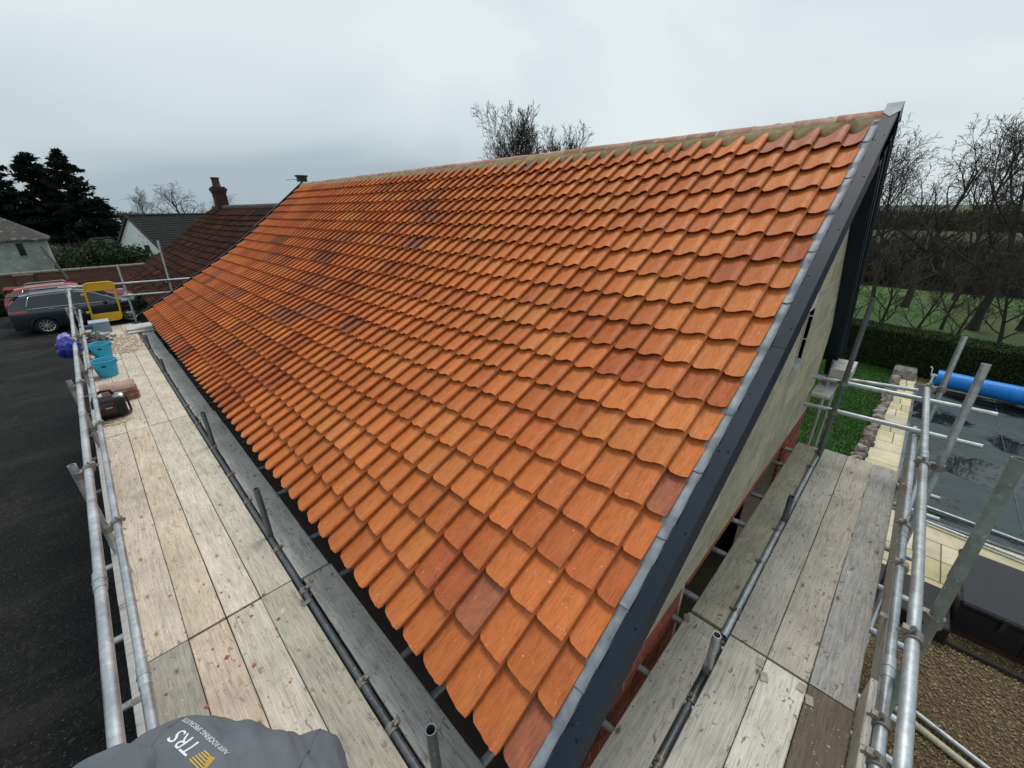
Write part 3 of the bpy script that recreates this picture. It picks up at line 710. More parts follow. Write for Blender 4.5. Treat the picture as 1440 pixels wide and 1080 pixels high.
# ================================================================== THINGS ON THE PLATFORM
MT['bucket'] = mat('blue_plastic', (.03, .40, .62), .45, var=.15, scale=9, spots=[(18, .62, .72, (.20, .36, .42))])
def bucket(x, y, lab, dark):
    r = empty('bucket', (x, y, ZP)); tag(r, lab, 'bucket', 'blue builder buckets')
    b = MB(); b.lathe([(0, .006), (.125, .006), (.128, .004), (.175, .285), (.186, .287), (.188, .298), (.180, .302), (.172, .296), (.122, .014), (0, .014)], (x, y, ZP), 28); b.build('body', MT['bucket'], r, smooth=40)
    b = MB(); b.lathe([(0, .14), (.142, .142), (.148, .15)], (x, y, ZP), 24); b.build('mortar_fill', MT['mortar'], r, smooth=True)
    for s in (-1, 1):
        b = MB(); b.bevbox((x + s * .178, y - .03, ZP + .255), (.02, .05, .03), .004); b.build('handle_lug', MT['bucket'], r)
    b = MB(); b.path([(x + .18 * math.cos(a), y - .02 - .02 * math.sin(a), ZP + .30 - .10 * math.sin(a) * -0.02 + .0) for a in lin(0, math.pi, 12)], .004, 6); b.build('handle', MT['fitting'], r)
    b = MB(); b.bbox((x - .05, y - .171, ZP + .20), (x + .01, y - .160, ZP + .225)); b.build('grip_mark', MT['black'], r)
bucket(-.262, 9.95, 'nearer light blue plastic bucket beside the ridge tiles', 1)
bucket(-.255, 11.35, 'farther light blue plastic bucket by the black sheeting', 0)
# stack of spare ridge tiles lying across the boards
for k in range(5):
    o = link('spare_ridge_tile', ridge_mesh(.40), None, (-.20 + rnd.uniform(-.012, .012), 8.30 + rnd.uniform(-.01, .01), ZP + .004 + k * .033), (0, 0, rnd.uniform(-.03, .03)))
    o.rotation_euler = (0, 0, math.pi / 2 * 0 + rnd.uniform(-.05, .05) + R_(90)); o.location = (.02 + rnd.uniform(-.012, .012), 8.42, ZP + .004 + k * .046)
    o.color = (1.2, 1.45, 1.7, 1) if k == 4 else (.85, .62, .6, 1)
    tag(o, ['lowest', 'second lowest', 'middle', 'second highest', 'dusty pink topmost'][k] + ' ridge tile in the stack behind the black tool', 'ridge tile', 'spare ridge tiles in a stack')
V, F, U = tile_geo(); o = MB().add([(x * .75, y, z) for x, y, z in V], F).build('broken_tile', MT['tile'], smooth=50); o.data.uv_layers.new(name='UVMap')
o.location = (-.30, 8.95, ZP + .015); o.rotation_euler = (0, .12, R_(35)); o.color = (.50, .17, .06, 1); tag(o, 'loose orange clay tile lying between bucket and ridge tile stack', 'tile')
# black cut-off saw / power tool
t = empty('power_saw', (-.33, 7.72, ZP)); tag(t, 'black petrol cut-off saw standing beside the stacked ridge tiles', 'power tool')
MT['toolblack'] = mat('tool_black', (.010, .010, .011), .6, var=.3, scale=14, bump=.1); MT['toolred'] = mat('tool_maroon', (.045, .013, .015), .4, var=.3, scale=10)
b = MB(); b.bevbox((-.33, 7.72, ZP + .165), (.34, .26, .27), .035); b.build('engine_housing', MT['toolblack'], t, smooth=40)
b = MB(); b.bevbox((-.36, 7.575, ZP + .185), (.20, .05, .16), .02); b.build('side_cover', MT['toolred'], t, smooth=40)
b = MB(); b.path([(-.47, 7.70, ZP + .28), (-.44, 7.71, ZP + .37), (-.36, 7.72, ZP + .405), (-.27, 7.73, ZP + .395), (-.235, 7.74, ZP + .29)], .019, 10); b.build('top_handle', MT['toolblack'], t, smooth=True)
b = MB(); b.lathe([(0, -.02), (.055, -.02), (.06, -.012), (.06, .012), (.05, .02), (0, .02)], (-.205, 7.70, ZP + .30), 18, M=Matrix.Rotation(R_(35), 3, 'X')); b.build('filler_cap', mat('tool_grey', (.30, .31, .33), .35, metal=.5), t, smooth=40)
b = MB(); b.lathe([(0, -.012), (.13, -.012), (.14, 0), (.13, .012), (0, .012)], (-.13, 7.80, ZP + .15), 24, M=Matrix.Rotation(R_(90), 3, 'Y')); b.build('blade_guard', MT['toolblack'], t, smooth=40)
b = MB(); b.path([(-.49, 7.62, ZP + .06), (-.50, 7.60, ZP + .2), (-.47, 7.60, ZP + .3), (-.44, 7.66, ZP + .34)], .013, 8); b.build('rear_handle', MT['toolblack'], t, smooth=True)
b = MB(); b.bbox((-.37, 7.547, ZP + .195), (-.30, 7.549, ZP + .207)); b.build('name_plate', mat('tool_plate', (.5, .5, .5), .5), t)
def rubble(name, cx, cy, rx, ry, n, m, lab, cat, zb=ZP, smin=.006, smax=.022, seed=1):
    r = random.Random(seed); b = MB()
    for _ in range(n):
        a = r.uniform(0, 6.28); q = math.sqrt(r.random()) ; x, y = cx + rx * q * math.cos(a), cy + ry * q * math.sin(a); s = r.uniform(smin, smax)
        P = [Vector((r.uniform(-1, 1), r.uniform(-1, 1), r.uniform(-.5, .6))).normalized() * s for _ in range(6)]
        P = [Vector((d[0], d[1], d[2] * .6)) * s * r.uniform(.7, 1.2) for d in ((1, 0, 0), (-1, 0, 0), (0, 1, 0), (0, -1, 0), (0, 0, 1), (0, 0, -1))]
        M = Matrix.Rotation(r.uniform(0, 6), 3, 'Z')
        b.add([M @ p + Vector((x, y, zb + s * .4)) for p in P], [(0, 2, 4), (2, 1, 4), (1, 3, 4), (3, 0, 4), (2, 0, 5), (1, 2, 5), (3, 1, 5), (0, 3, 5)])
    o = b.build(name, m, fix=False); o['kind'] = 'stuff'; tag(o, lab, cat); return o
rubble('mortar_crumbs', -.33, 7.50, .17, .12, 130, MT['pale_mortar'], 'pale mortar crumbs spilled in front of the black saw', 'rubble', seed=3)
rubble('mortar_droppings', .10, 12.3, .33, 1.0, 420, MT['pale_mortar'], 'sandy mortar droppings scattered over the far boards', 'rubble', smax=.03, seed=4)
rubble('tile_chips', -.1, 2.8, .4, .9, 26, mat('tile_chip', (.38, .12, .05), .8, var=.3), 'small orange tile chips scattered on the near boards', 'rubble', smin=.005, smax=.017, seed=8)
rubble('grit', .1, 3.6, .5, 2.6, 160, MT['pale_mortar'], 'fine pale grit scattered on the near eaves boards', 'rubble', smin=.002, smax=.005, seed=9)
# black sheeting, brown lath, pale blue crate and tools, stacked planks at the far end
def crumple(name, c, r, m, lab, cat, n=14, amp=.3, seed=0, flat=1.0):
    b = MB(); P = []; F = []
    for i in range(n + 1):
        th = math.pi * i / n
        for j in range(2 * n):
            ph = math.pi * j / n; d = Vector((math.sin(th) * math.cos(ph), math.sin(th) * math.sin(ph), math.cos(th)))
            q = 1 + amp * noise.noise(d * 2.2 + Vector((seed, 0, 0))) + amp * .6 * noise.noise(d * 5 + Vector((0, seed, 0))) + amp * .5 * abs(noise.noise(d * 9))
            P.append(Vector((d.x * r[0], d.y * r[1], d.z * r[2] * flat)) * q + Vector(c))
    for i in range(n):
        for j in range(2 * n): F.append((i * 2 * n + j, i * 2 * n + (j + 1) % (2 * n), (i + 1) * 2 * n + (j + 1) % (2 * n), (i + 1) * 2 * n + j))
    o = b.add(P, F).build(name, m, smooth=35)
    if lab: tag(o, lab, cat)
    return o
MT['sheet'] = mat('black_sheet', (.012, .012, .014), .28, var=.3, scale=6, bump=.4, bscale=12, bdist=.03)
crumple('black_sheeting', (-.30, 12.35, ZP + .10), (.16, .62, .13), MT['sheet'], 'crumpled black plastic sheeting heaped behind the far bucket', 'plastic sheet', amp=.5, seed=4)
crumple('grey_offcuts', (-.22, 13.1, ZP + .06), (.18, .34, .07), mat('grey_rubble', (.42, .43, .44), .5, var=.5, scale=10, spots=[(9, .5, .6, (.03, .03, .03))]), 'heap of grey flashing offcuts behind the black sheeting', 'offcuts', amp=.7, seed=9)
o = MB().bevbox((0, 0, 0), (.03, 1.5, .09), .004).build('timber_lath', mat('brown_lath', (.13, .055, .03), .7, var=.3, stretch=(8, .7, 8))); o.location = (-.42, 12.6, ZP + .27); o.rotation_euler = (R_(-9), R_(10), R_(4)); tag(o, 'reddish brown timber lath leaning along the toe board by black sheeting', 'timber')
cr_ = empty('crate', (-.16, 14.05, ZP)); tag(cr_, 'pale blue plastic crate standing near the yellow gate', 'crate')
MT['crate'] = mat('crate_blue', (.22, .30, .38), .5, var=.2)
b = MB()
for a in ((-.34, 13.85, 0, .02, .4, .25), (.0, 13.85, 0, .02, .4, .25)): b.bbox((a[0], a[1], ZP), (a[0] + a[3], a[1] + a[4], ZP + a[5]))
b.bbox((-.32, 13.85, ZP), (0, 13.87, ZP + .25)); b.bbox((-.32, 14.23, ZP), (0, 14.25, ZP + .25)); b.bbox((-.32, 13.87, ZP), (0, 14.23, ZP + .015)); b.build('body', MT['crate'], cr_)
MB().bevbox((-.16, 14.05, ZP + .258), (.37, .42, .014), .004).build('lid', mat('crate_lid', (.36, .44, .52), .45, var=.2), cr_)
b = MB(); b.bevbox((-.40, 13.75, ZP + .20), (.22, .16, .09), .02); o = b.build('tool_bag', mat('navy_bag', (.03, .05, .16), .7, var=.3)); tag(o, 'small navy tool bag perched by the blue crate', 'bag')
for k, (dx, dy, dz, lab) in enumerate(((.50, 13.35, .039, 'lower white primed plank across the far boards under the eaves'), (.53, 13.95, .039, 'rear white primed plank across the far boards'), (.51, 13.52, .078, 'top white primed plank stacked at the far end'))):
    o = MB().bevbox((0, 0, 0), (.50, .40, .036), .005).build('white_plank', MT['whiteish']); o.location = (dx, dy, ZP - .018 + dz + .002); o.rotation_euler = (0, 0, rnd.uniform(-.04, .04)); tag(o, lab, 'plank', 'white planks at the far end'); o.color = (1.2, 1.2, 1.2, 1)
# yellow self-closing gate at the platform end
g = empty('safety_gate', (.05, 14.5, 2.1)); tag(g, 'yellow steel ladder access gate at the far end of the eaves walkway', 'gate')
MT['yellow'] = mat('yellow_paint', (.62, .37, .012), .4, var=.15, scale=8, spots=[(14, .66, .72, (.35, .22, .05))])
gx0, gx1, gz0, gz1 = -.21, .335, 2.16, 3.10; sl = -.09
def gp_(x, z): return (x + .085 * (2.63 - z) * -1.0, 14.5, z)
ring = [gp_(gx0 + .08, gz0), gp_(gx1 - .08, gz0), gp_(gx1 - .02, gz0 + .025), gp_(gx1, gz0 + .09), gp_(gx1, gz1 - .09), gp_(gx1 - .02, gz1 - .025), gp_(gx1 - .08, gz1), gp_(gx0 + .08, gz1), gp_(gx0 + .02, gz1 - .025), gp_(gx0, gz1 - .09), gp_(gx0, gz0 + .09), gp_(gx0 + .02, gz0 + .025), gp_(gx0 + .08, gz0)]
MB().path(ring, .021, 8).build('frame', MT['yellow'], g, smooth=True)
def quadp(x0, x1, z0, z1): return [gp_(x0, z0), gp_(x1, z0), gp_(x1, z1), gp_(x0, z1)]
for z0, z1, nm in ((gz0 + .01, gz0 + .20, 'toe_panel'), (gz1 - .19, gz1 - .01, 'top_panel')):
    q = quadp(gx0 + .01, gx1 - .01, z0, z1); MB().add([Vector(p) + Vector((0, -.004, 0)) for p in q] + [Vector(p) + Vector((0, .004, 0)) for p in q], [(0, 1, 2, 3), (4, 7, 6, 5), (0, 4, 5, 1), (1, 5, 6, 2), (2, 6, 7, 3), (3, 7, 4, 0)]).build(nm, MT['yellow'], g)
for k in range(5): z = gz0 + .26 + k * .035; MB().tube(gp_(gx0 + .1, z), gp_(gx1, z), .003, 5).build('mesh_wire', MT['black_steel'], g)
for k in range(9): x = gx0 + .1 + k * .05; MB().tube(gp_(x, gz0 + .2), gp_(x, gz0 + .42), .003, 5).build('mesh_wire', MT['black_steel'], g)
for z in (2.42, 2.85): MB().bevbox(Vector(gp_(gx0 - .04, z)), (.09, .05, .05), .01).build('hinge', MT['yellow'], g)
# blue plastic bag tied to the guard rail
o = crumple('plastic_bag', (-.505, 8.35, 2.93), (.125, .145, .125), mat('blue_bag', (.012, .02, .22), .32, var=.35, scale=9, bump=.5, bscale=20, bdist=.02, spots=[(10, .66, .74, (.06, .05, .36))]), 'bright blue plastic bag tied to the guard rail', 'bag', n=18, amp=.26, seed=2)
b = MB(); b.path([(-.50, 8.33, 2.98), (-.43, 8.30, 3.01), (-.385, 8.28, 3.0), (-.35, 8.22, 2.99)], [.05, .035, .02, .006], 8); c = b.build('knot', o.data.materials[0], o, smooth=True)
crumple('bag_top', (-.50, 8.47, 3.05), (.07, .09, .06), mat('bag_pale', (.25, .25, .62), .4, var=.3), None, None, n=10, amp=.5, seed=6).parent = o

# ================================================================== PERSON stooping on the platform, seen from above
MT['hoodie'] = mat('hoodie_fabric', (.125, .14, .155), .95, var=.22, scale=5, bump=.35, bscale=260, bdist=.001, spec=.15)
MT['skin'] = mat('skin', (.42, .24, .18), .55, var=.1); MT['denim'] = mat('work_trousers', (.03, .032, .038), .9, var=.25, scale=20)
def skinmesh(name, J, E_, rads, m, root=0, lv=2):
    me = bpy.data.meshes.new(name); me.from_pydata(J, E_, []); ob = bpy.data.objects.new(name, me); col.objects.link(ob)
    mod = ob.modifiers.new('s', 'SKIN'); mod.use_smooth_shade = True
    for i, r in enumerate(rads): me.skin_vertices[0].data[i].radius = r if isinstance(r, tuple) else (r, r)
    me.skin_vertices[0].data[root].use_root = True
    ob.modifiers.new('d', 'SUBSURF').levels = lv
    dg = bpy.context.evaluated_depsgraph_get(); ev = ob.evaluated_get(dg); nm = bpy.data.meshes.new_from_object(ev); nm.name = name
    nm.materials.clear(); nm.materials.append(m); bpy.data.objects.remove(ob); nm.polygons.foreach_set('use_smooth', [True] * len(nm.polygons)); return nm
HIP = Vector((-.042, .854, 3.04)); NK = Vector((-.41, 1.11, 3.34)); ax = (NK - HIP).normalized(); side = Vector((ax.y, -ax.x, 0)).normalized()   # side points away from / along the far shoulder
if side.dot(Vector((1, 1, 0))) < 0: side = -side
up = side.cross(ax); up = up if up.z > 0 else -up
SH_F = NK - ax * .12 + side * .15 - up * .06; SH_N = NK - ax * .12 - side * .15 - up * .06
J = [HIP, HIP + ax * .22 + up * .02, NK - ax * .07, NK + ax * .04 - up * .04, NK + ax * .08 - up * .13, NK + ax * .10 - up * .22]
Ed = [(0, 1), (1, 2), (2, 3), (3, 4), (4, 5)]; Rd = [.10, .10, .09, .05, .08, .07]
def limb(pts, rads, root):
    global J
    prev = root
    for p, r in zip(pts, rads): J.append(Vector(p)); Rd.append(r); Ed.append((prev, len(J) - 1)); prev = len(J) - 1
limb([SH_F, SH_F - up * .27 + ax * .06, SH_F - up * .50 + ax * .16], [.045, .04, .032], 2); HF = len(J) - 1
limb([SH_N, SH_N - up * .27 + ax * .06, SH_N - up * .50 + ax * .16], [.045, .04, .032], 2); HN = len(J) - 1
for s, fx, fy in ((1, .16, .86), (-1, -.08, .55)):
    hp = HIP + side * .09 * s - Vector((0, 0, .06)); kn = Vector((hp.x - .06, hp.y + .06, 2.50))
    limb([hp, kn, (fx, fy, 2.09), (fx - .13, fy + .10, 2.035)], [.088, .06, .045, .036], 0)
person = link('person', skinmesh('person', [tuple(p) for p in J], Ed, Rd, MT['skin']), None, (0, 0, 0)); tag(person, 'person in a grey printed hooded top stooping at the bottom of the picture', 'person')
for hx in (HF, HN):                    # hands with separate fingers
    w = J[hx]; dv = Vector((0, 0, -1)); sd = side
    for k in range(4):
        b0 = w + dv * .075 + sd * (.027 * (k - 1.5)) ; ln = (.062, .075, .07, .055)[k]
        MB().path([w + sd * .012 * (k - 1.5), b0, b0 + dv * ln * .6 + ax * .012, b0 + dv * ln + ax * .035], [.012, .0105, .009, .007], 8).build('finger', MT['skin'], person, smooth=True)
    MB().path([w + dv * .02, w + dv * .06 + ax * .035, w + dv * .10 + ax * .05], [.012, .011, .008], 8).build('thumb', MT['skin'], person, smooth=True)
hc = NK + ax * .09 - up * .19
crumple('hair', tuple(hc + up * .035), (.095, .10, .085), mat('hair', (.05, .035, .025), .7), None, None, n=12, amp=.08, seed=3).parent = person
# hooded top: a loft along the spine with soft folds
def loft(cs, name, m, parent, amp=.012, nseg=48, seed=0, fine=0):
    P = []; n = nseg; kk = 46 / len(cs) if len(cs) > 40 else 1.0
    for k, (c, a, u_, ra, ru) in enumerate(cs):
        for i in range(n):
            th = 2 * math.pi * i / n; d = a * (math.cos(th) * ra) + u_ * (math.sin(th) * ru); p = c + d; dn = d.normalized()
            f = noise.noise(Vector((k * kk * .21, math.cos(th) * 1.6, math.sin(th) * 1.6 + seed))) * amp * 1.6 + abs(noise.noise(Vector((k * kk * .13 + th * 1.1, th * .8 + k * kk * .16, seed + 4)))) * amp * 1.4
            if fine: q = p * 9; f += fine * (abs(noise.noise(Vector((q.x * 1.0 + q.y * .9, q.y * .35 - q.x * .3, q.z * .8)))) * 1.5 - .35 + noise.noise(q * 2.7) * .35)
            P.append(p + dn * f)
    F = [(k * n + i, k * n + (i + 1) % n, (k + 1) * n + (i + 1) % n, (k + 1) * n + i) for k in range(len(cs) - 1) for i in range(n)]
    F += [tuple(range(n - 1, -1, -1)), tuple(range((len(cs) - 1) * n, len(cs) * n))]
    return MB().add(P, F).build(name, m, parent, smooth=60)
cs = []
sec = [(-.115, .10, .07, -.06), (-.11, .155, .115, -.045), (-.08, .188, .142, -.02), (-.03, .203, .155, .0), (.04, .205, .158, .01), (.12, .200, .150, .018), (.19, .205, .145, .022), (.26, .225, .142, .02), (.33, .235, .135, .01), (.39, .225, .128, .005), (.45, .20, .118, .0), (.50, .165, .10, -.01), (.54, .125, .08, -.02), (.57, .09, .06, -.03)]
def sect(t):
    for (a, b_) in zip(sec, sec[1:]):
        if a[0] <= t <= b_[0]:
            f = (t - a[0]) / (b_[0] - a[0]); return [a[i] + (b_[i] - a[i]) * f for i in range(4)]
for t in lin(-.115, .57, 100):
    _, ra, ru, du = sect(t); cs.append((HIP + ax * t + up * (du + .01), side, up, ra, ru))
hoodie = loft(cs, 'hooded_top', MT['hoodie'], person, .012, 110, 0, .012)
for S in (SH_F, SH_N):
    c2 = []; e1 = S - up * .27 + ax * .06; e2 = S - up * .47 + ax * .15
    for k in range(16):
        f = k / 15; p = (S - (SH_F - SH_N).normalized() * (.05 if S is SH_F else -.05) + up * .02).lerp(e1, f * 2) if f < .5 else e1.lerp(e2, (f - .5) * 2); rr = .088 - .035 * f; c2.append((p, side, ax, rr, rr))
    loft(c2, 'sleeve', MT['hoodie'], person, .010, 20, 3)
# hood lying on the upper back
hd = crumple('hood', tuple(NK - ax * .015 + up * .075), (.12, .12, .05), MT['hoodie'], None, None, n=20, amp=.10, seed=5); hd.parent = person
for s in (1, -1):
    c2 = []; hp = HIP + side * .09 * s - Vector((0, 0, .04)); fx, fy = (.16, .86) if s > 0 else (-.08, .55); kn = Vector((hp.x - .06, hp.y + .06, 2.50)); ft = Vector((fx, fy, 2.10))
    for k in range(14):
        f = k / 13; p = hp.lerp(kn, f * 2) if f < .5 else kn.lerp(ft, (f - .5) * 2); c2.append((p, Vector((1, 0, 0)), Vector((0, 1, 0)), .115 - .04 * f, .115 - .04 * f))
    loft(c2, 'trouser_leg', MT['denim'], person, .008, 20, 7)
    b = MB(); b.bevbox((0, 0, 0), (.27, .10, .09), .025, Matrix.Rotation(math.atan2(.10, -.13), 3, 'Z')); o = b.build('boot', mat('boot', (.05, .035, .025), .7), None, smooth=50); o.location = (fx - .06, fy + .05, 2.052); o.parent = person
# printed back logo draped on the cloth
bvh = BVHTree.FromPolygons([v.co for v in hoodie.data.vertices], [tuple(p.vertices) for p in hoodie.data.polygons])
def drape(verts2, faces, name, m, org, ex, ey, lift=.0012):
    P = []
    for (u, v) in verts2:
        q = org + ex * u + ey * v; h = bvh.ray_cast(q + Vector((0, 0, .6)), Vector((0, 0, -1)))
        P.append((h[0] + h[1] * lift) if h[0] is not None and h[1].z > .05 else None)
    faces = [f for f in faces if all(P[i] is not None and (P[i] - P[f[0]]).length < .05 + (.1 if lift > .0015 else 0) for i in f if P[f[0]] is not None) and P[f[0]] is not None]
    P = [p if p is not None else org for p in P]
    return MB().add(P, faces).build(name, m, person, fix=False)
def text_geo(body, size, sub=.006):
    cu = bpy.data.curves.new('t', 'FONT'); cu.body = body; cu.size = size; cu.resolution_u = 3; to = bpy.data.objects.new('t', cu); col.objects.link(to)
    dg = bpy.context.evaluated_depsgraph_get(); me = bpy.data.meshes.new_from_object(to.evaluated_get(dg)); bm = bmesh.new(); bm.from_mesh(me)
    bmesh.ops.triangulate(bm, faces=bm.faces)
    for _ in range(4):
        eds = [e_ for e_ in bm.edges if e_.calc_length() > sub * 1.6]
        if not eds: break
        bmesh.ops.subdivide_edges(bm, edges=eds, cuts=1); bmesh.ops.triangulate(bm, faces=bm.faces)
    V = [(v.co.x, v.co.y) for v in bm.verts]; bm.verts.index_update(); F = [tuple(v.index for v in f.verts) for f in bm.faces]; bm.free(); bpy.data.objects.remove(to)
    return V, F
for t_, a0, a1 in ((.40, -.18, .21), (-.03, -.18, .20)):          # stitched seams
    pts = []
    for q in lin(a0, a1, 26):
        c_ = HIP + ax * (t_ - .25 * q * q) + side * q; h = bvh.ray_cast(c_ + Vector((0, 0, .6)), Vector((0, 0, -1)))
        if h[0] is not None: pts.append(h[0] + h[1] * .0005)
    if len(pts) > 3: MB().path(pts, .0022, 6).build('seam', MT['hoodie'], person, smooth=True)
ORG = Vector((-.157, 1.06, 3.4)); EX = Vector((-.33, .94, 0)).normalized(); EY = Vector((-.94, -.33, 0)).normalized()
MT['print'] = mat('white_print', (.75, .77, .78), .7, var=.08); MT['gold'] = mat('gold_print', (.58, .36, .04), .6, var=.1)
V, F = text_geo('TRS', .054, .006); drape(V, F, 'printed_letters', MT['print'], ORG, EX, EY)
V, F = text_geo('NER ROOFING SPECIALISTS', .0168, .006); drape(V, F, 'printed_small_letters', MT['print'], ORG - EY * .026 - EX * .07, EX, EY)
for k in range(6):                     # striped chevron mark
    w_, o_ = .0028, k * .0058
    V = [(-.062 + o_ * .6, .036 - o_), (-.012 - o_ * .25, .036 - o_), (-.012 - o_ * .25, .036 - o_ - w_), (-.062 + o_ * .6, .036 - o_ - w_), (-.062 + o_ * .6, .002 + o_ * .15), (-.062 + o_ * .6 + w_, .002 + o_ * .15), (-.062 + o_ * .6 + w_, .036 - o_ - w_)]
    drape(V, [(0, 1, 2, 3), (3, 6, 5, 4)], 'printed_chevron', MT['gold'], ORG, EX, EY, .0016)

# ================================================================== GROUND AND YARD
def sheet(name, x0, x1, y0, y1, z, m, nx=2, ny=2, amp=0):
    b = MB(); P = [(x0 + (x1 - x0) * i / nx, y0 + (y1 - y0) * j / ny, z + (amp * noise.noise((i * .7, j * .7, z)) if amp else 0)) for i in range(nx + 1) for j in range(ny + 1)]
    b.add(P, [(i * (ny + 1) + j, (i + 1) * (ny + 1) + j, (i + 1) * (ny + 1) + j + 1, i * (ny + 1) + j + 1) for i in range(nx) for j in range(ny)])
    o = b.build(name, m, fix=False); o['kind'] = 'structure'; return o
MT['field'] = mat('field_grass', (.07, .14, .03), .95, var=.4, scale=.25, world=True, bump=.5, bscale=6, bdist=.05, spots=[(.12, .5, .62, (.07, .085, .03)), (1.5, .6, .7, (.04, .06, .02))])
MT['soil'] = mat('winter_ground', (.055, .06, .03), .95, var=.4, scale=.3, world=True, spots=[(.2, .45, .6, (.06, .10, .03))])
sheet('ground', -900, 1500, -900, 1500, -.06, MT['soil'], 12, 12)
def tarmac():
    m, t, p = nodes('dark_planings'); g = N(t); co = g.coord(world=True)
    f = g.noise(co, 90, 4, .7); ag = g.ramp(g.vor(co, 38, out='Color'), [(.0, .25), (.55, .8), (.85, 1.4), (1.0, 3.6)]); c = g.ramp(f, [(.3, (.002, .0022, .0025)), (.52, (.008, .008, .0085)), (.72, (.045, .044, .043))])
    c = g.mix(g.ramp(g.noise(co, .55, 5, .6), [(.48, 0), (.66, .55)]), c, (.035, .032, .029)); c = g.mix(1.0, c, g.ramp(g.noise(co, 1.8, 5, .6), [(.3, .6), (.7, 1.35)]), 'MULTIPLY')
    c = g.mix(g.ramp(g.noise(co, 140, 2, .5), [(.70, 0), (.73, .6)]), c, (.17, .16, .15))
    c = g.mix(1.0, c, ag, 'MULTIPLY'); c = g.mix(g.ramp(g.noise(g.coord((.25, 1.6, 1), world=True), .8, 5, .6), [(.52, 0), (.66, .35)]), c, (.045, .042, .038))
    g.l(c, p.inputs['Base Color']); p.inputs['Roughness'].default_value = .8; p.inputs['Specular IOR Level'].default_value = .2
    g.l(g.bump(g.vor(co, 38), .9, .015, g.bump(f, .8, .012)), p.inputs['Normal']); return m
sheet('drive', -30, 1.0, -4, 33.6, .0, tarmac(), 2, 2)
rubble('drive_stones', -1.9, 6.0, 1.6, 4.5, 2600, mat('dark_stone', (.055, .053, .05), .8, var=.5, scale=40), 'loose dark stone chippings over the black drive', 'gravel', zb=0, smin=.004, smax=.014, seed=21)
sheet('rear_yard', 1.0, 14, 13.6, 33.6, -.02, MT['soil'])

# ------------------------------------------------------------------ cars
MT['glass'] = mat('car_glass', (.012, .014, .016), .06, var=.1, spec=.7); MT['tyre'] = mat('tyre', (.012, .012, .012), .85, var=.3, scale=20); MT['alloy'] = mat('alloy', (.55, .56, .58), .3, metal=.8, var=.1); MT['chrome'] = mat('chrome', (.65, .67, .7), .15, metal=.9, var=.05); MT['redlamp'] = mat('red_lamp', (.35, .012, .015), .2, var=.1, coat=.6); MT['trim'] = mat('black_trim', (.014, .015, .016), .55, var=.2); MT['headlamp'] = mat('headlamp', (.55, .58, .6), .12, var=.1, coat=.8)
def interp(tab, x):
    for (a, b_) in zip(tab, tab[1:]):
        if x <= b_[0]: f = max(0, (x - a[0]) / (b_[0] - a[0])); f = f * f * (3 - 2 * f) * .5 + f * .5; return a[1] + (b_[1] - a[1]) * f
    return tab[-1][1]
ZT = [(0, .95), (.06, 1.16), (.18, 1.40), (.45, 1.58), (.9, 1.635), (1.6, 1.655), (2.2, 1.635), (2.6, 1.53), (3.0, 1.30), (3.35, 1.085), (3.7, 1.035), (4.1, .96), (4.36, .84), (4.48, .62)]
HW = [(0, .74), (.12, .86), (.5, .915), (1.5, .925), (3.2, .925), (3.9, .90), (4.3, .80), (4.48, .62)]
WHX = (.92, 3.59)
def car_pt(x, v):
    """v 0..1 from the sill round to the roof centre, far half mirrored"""
    zt, w = interp(ZT, x), interp(HW, x); zb = .24
    for xw in WHX:
        if abs(x - xw) < .415: zb = max(zb, .30 + math.sqrt(max(0, .415 ** 2 - (x - xw) ** 2)))
    belt = min(.98 + .03 * (1 - x / 4.5), zt - .02)
    P = [(w * .93, zb), (w * .995, max(zb + .02, .46)), (w, max(zb + .03, .74)), (w * .985, max(zb + .04, belt - .05)), (w * .95, belt + .0), (w * .91 if zt > belt + .1 else w * .9, belt + min(.02, (zt - belt) * .3)), (w * (.91 - .20 * min(1, (zt - belt) / .62)), belt + (zt - belt) * .86), (w * (.84 - .25 * min(1, (zt - belt) / .62)), belt + (zt - belt) * .96), (w * .35, zt - .004), (0, zt)]
    f = v * (len(P) - 1); i = min(len(P) - 2, int(f)); q = f - i
    return (P[i][0] * (1 - q) + P[i + 1][0] * q, P[i][1] * (1 - q) + P[i + 1][1] * q)
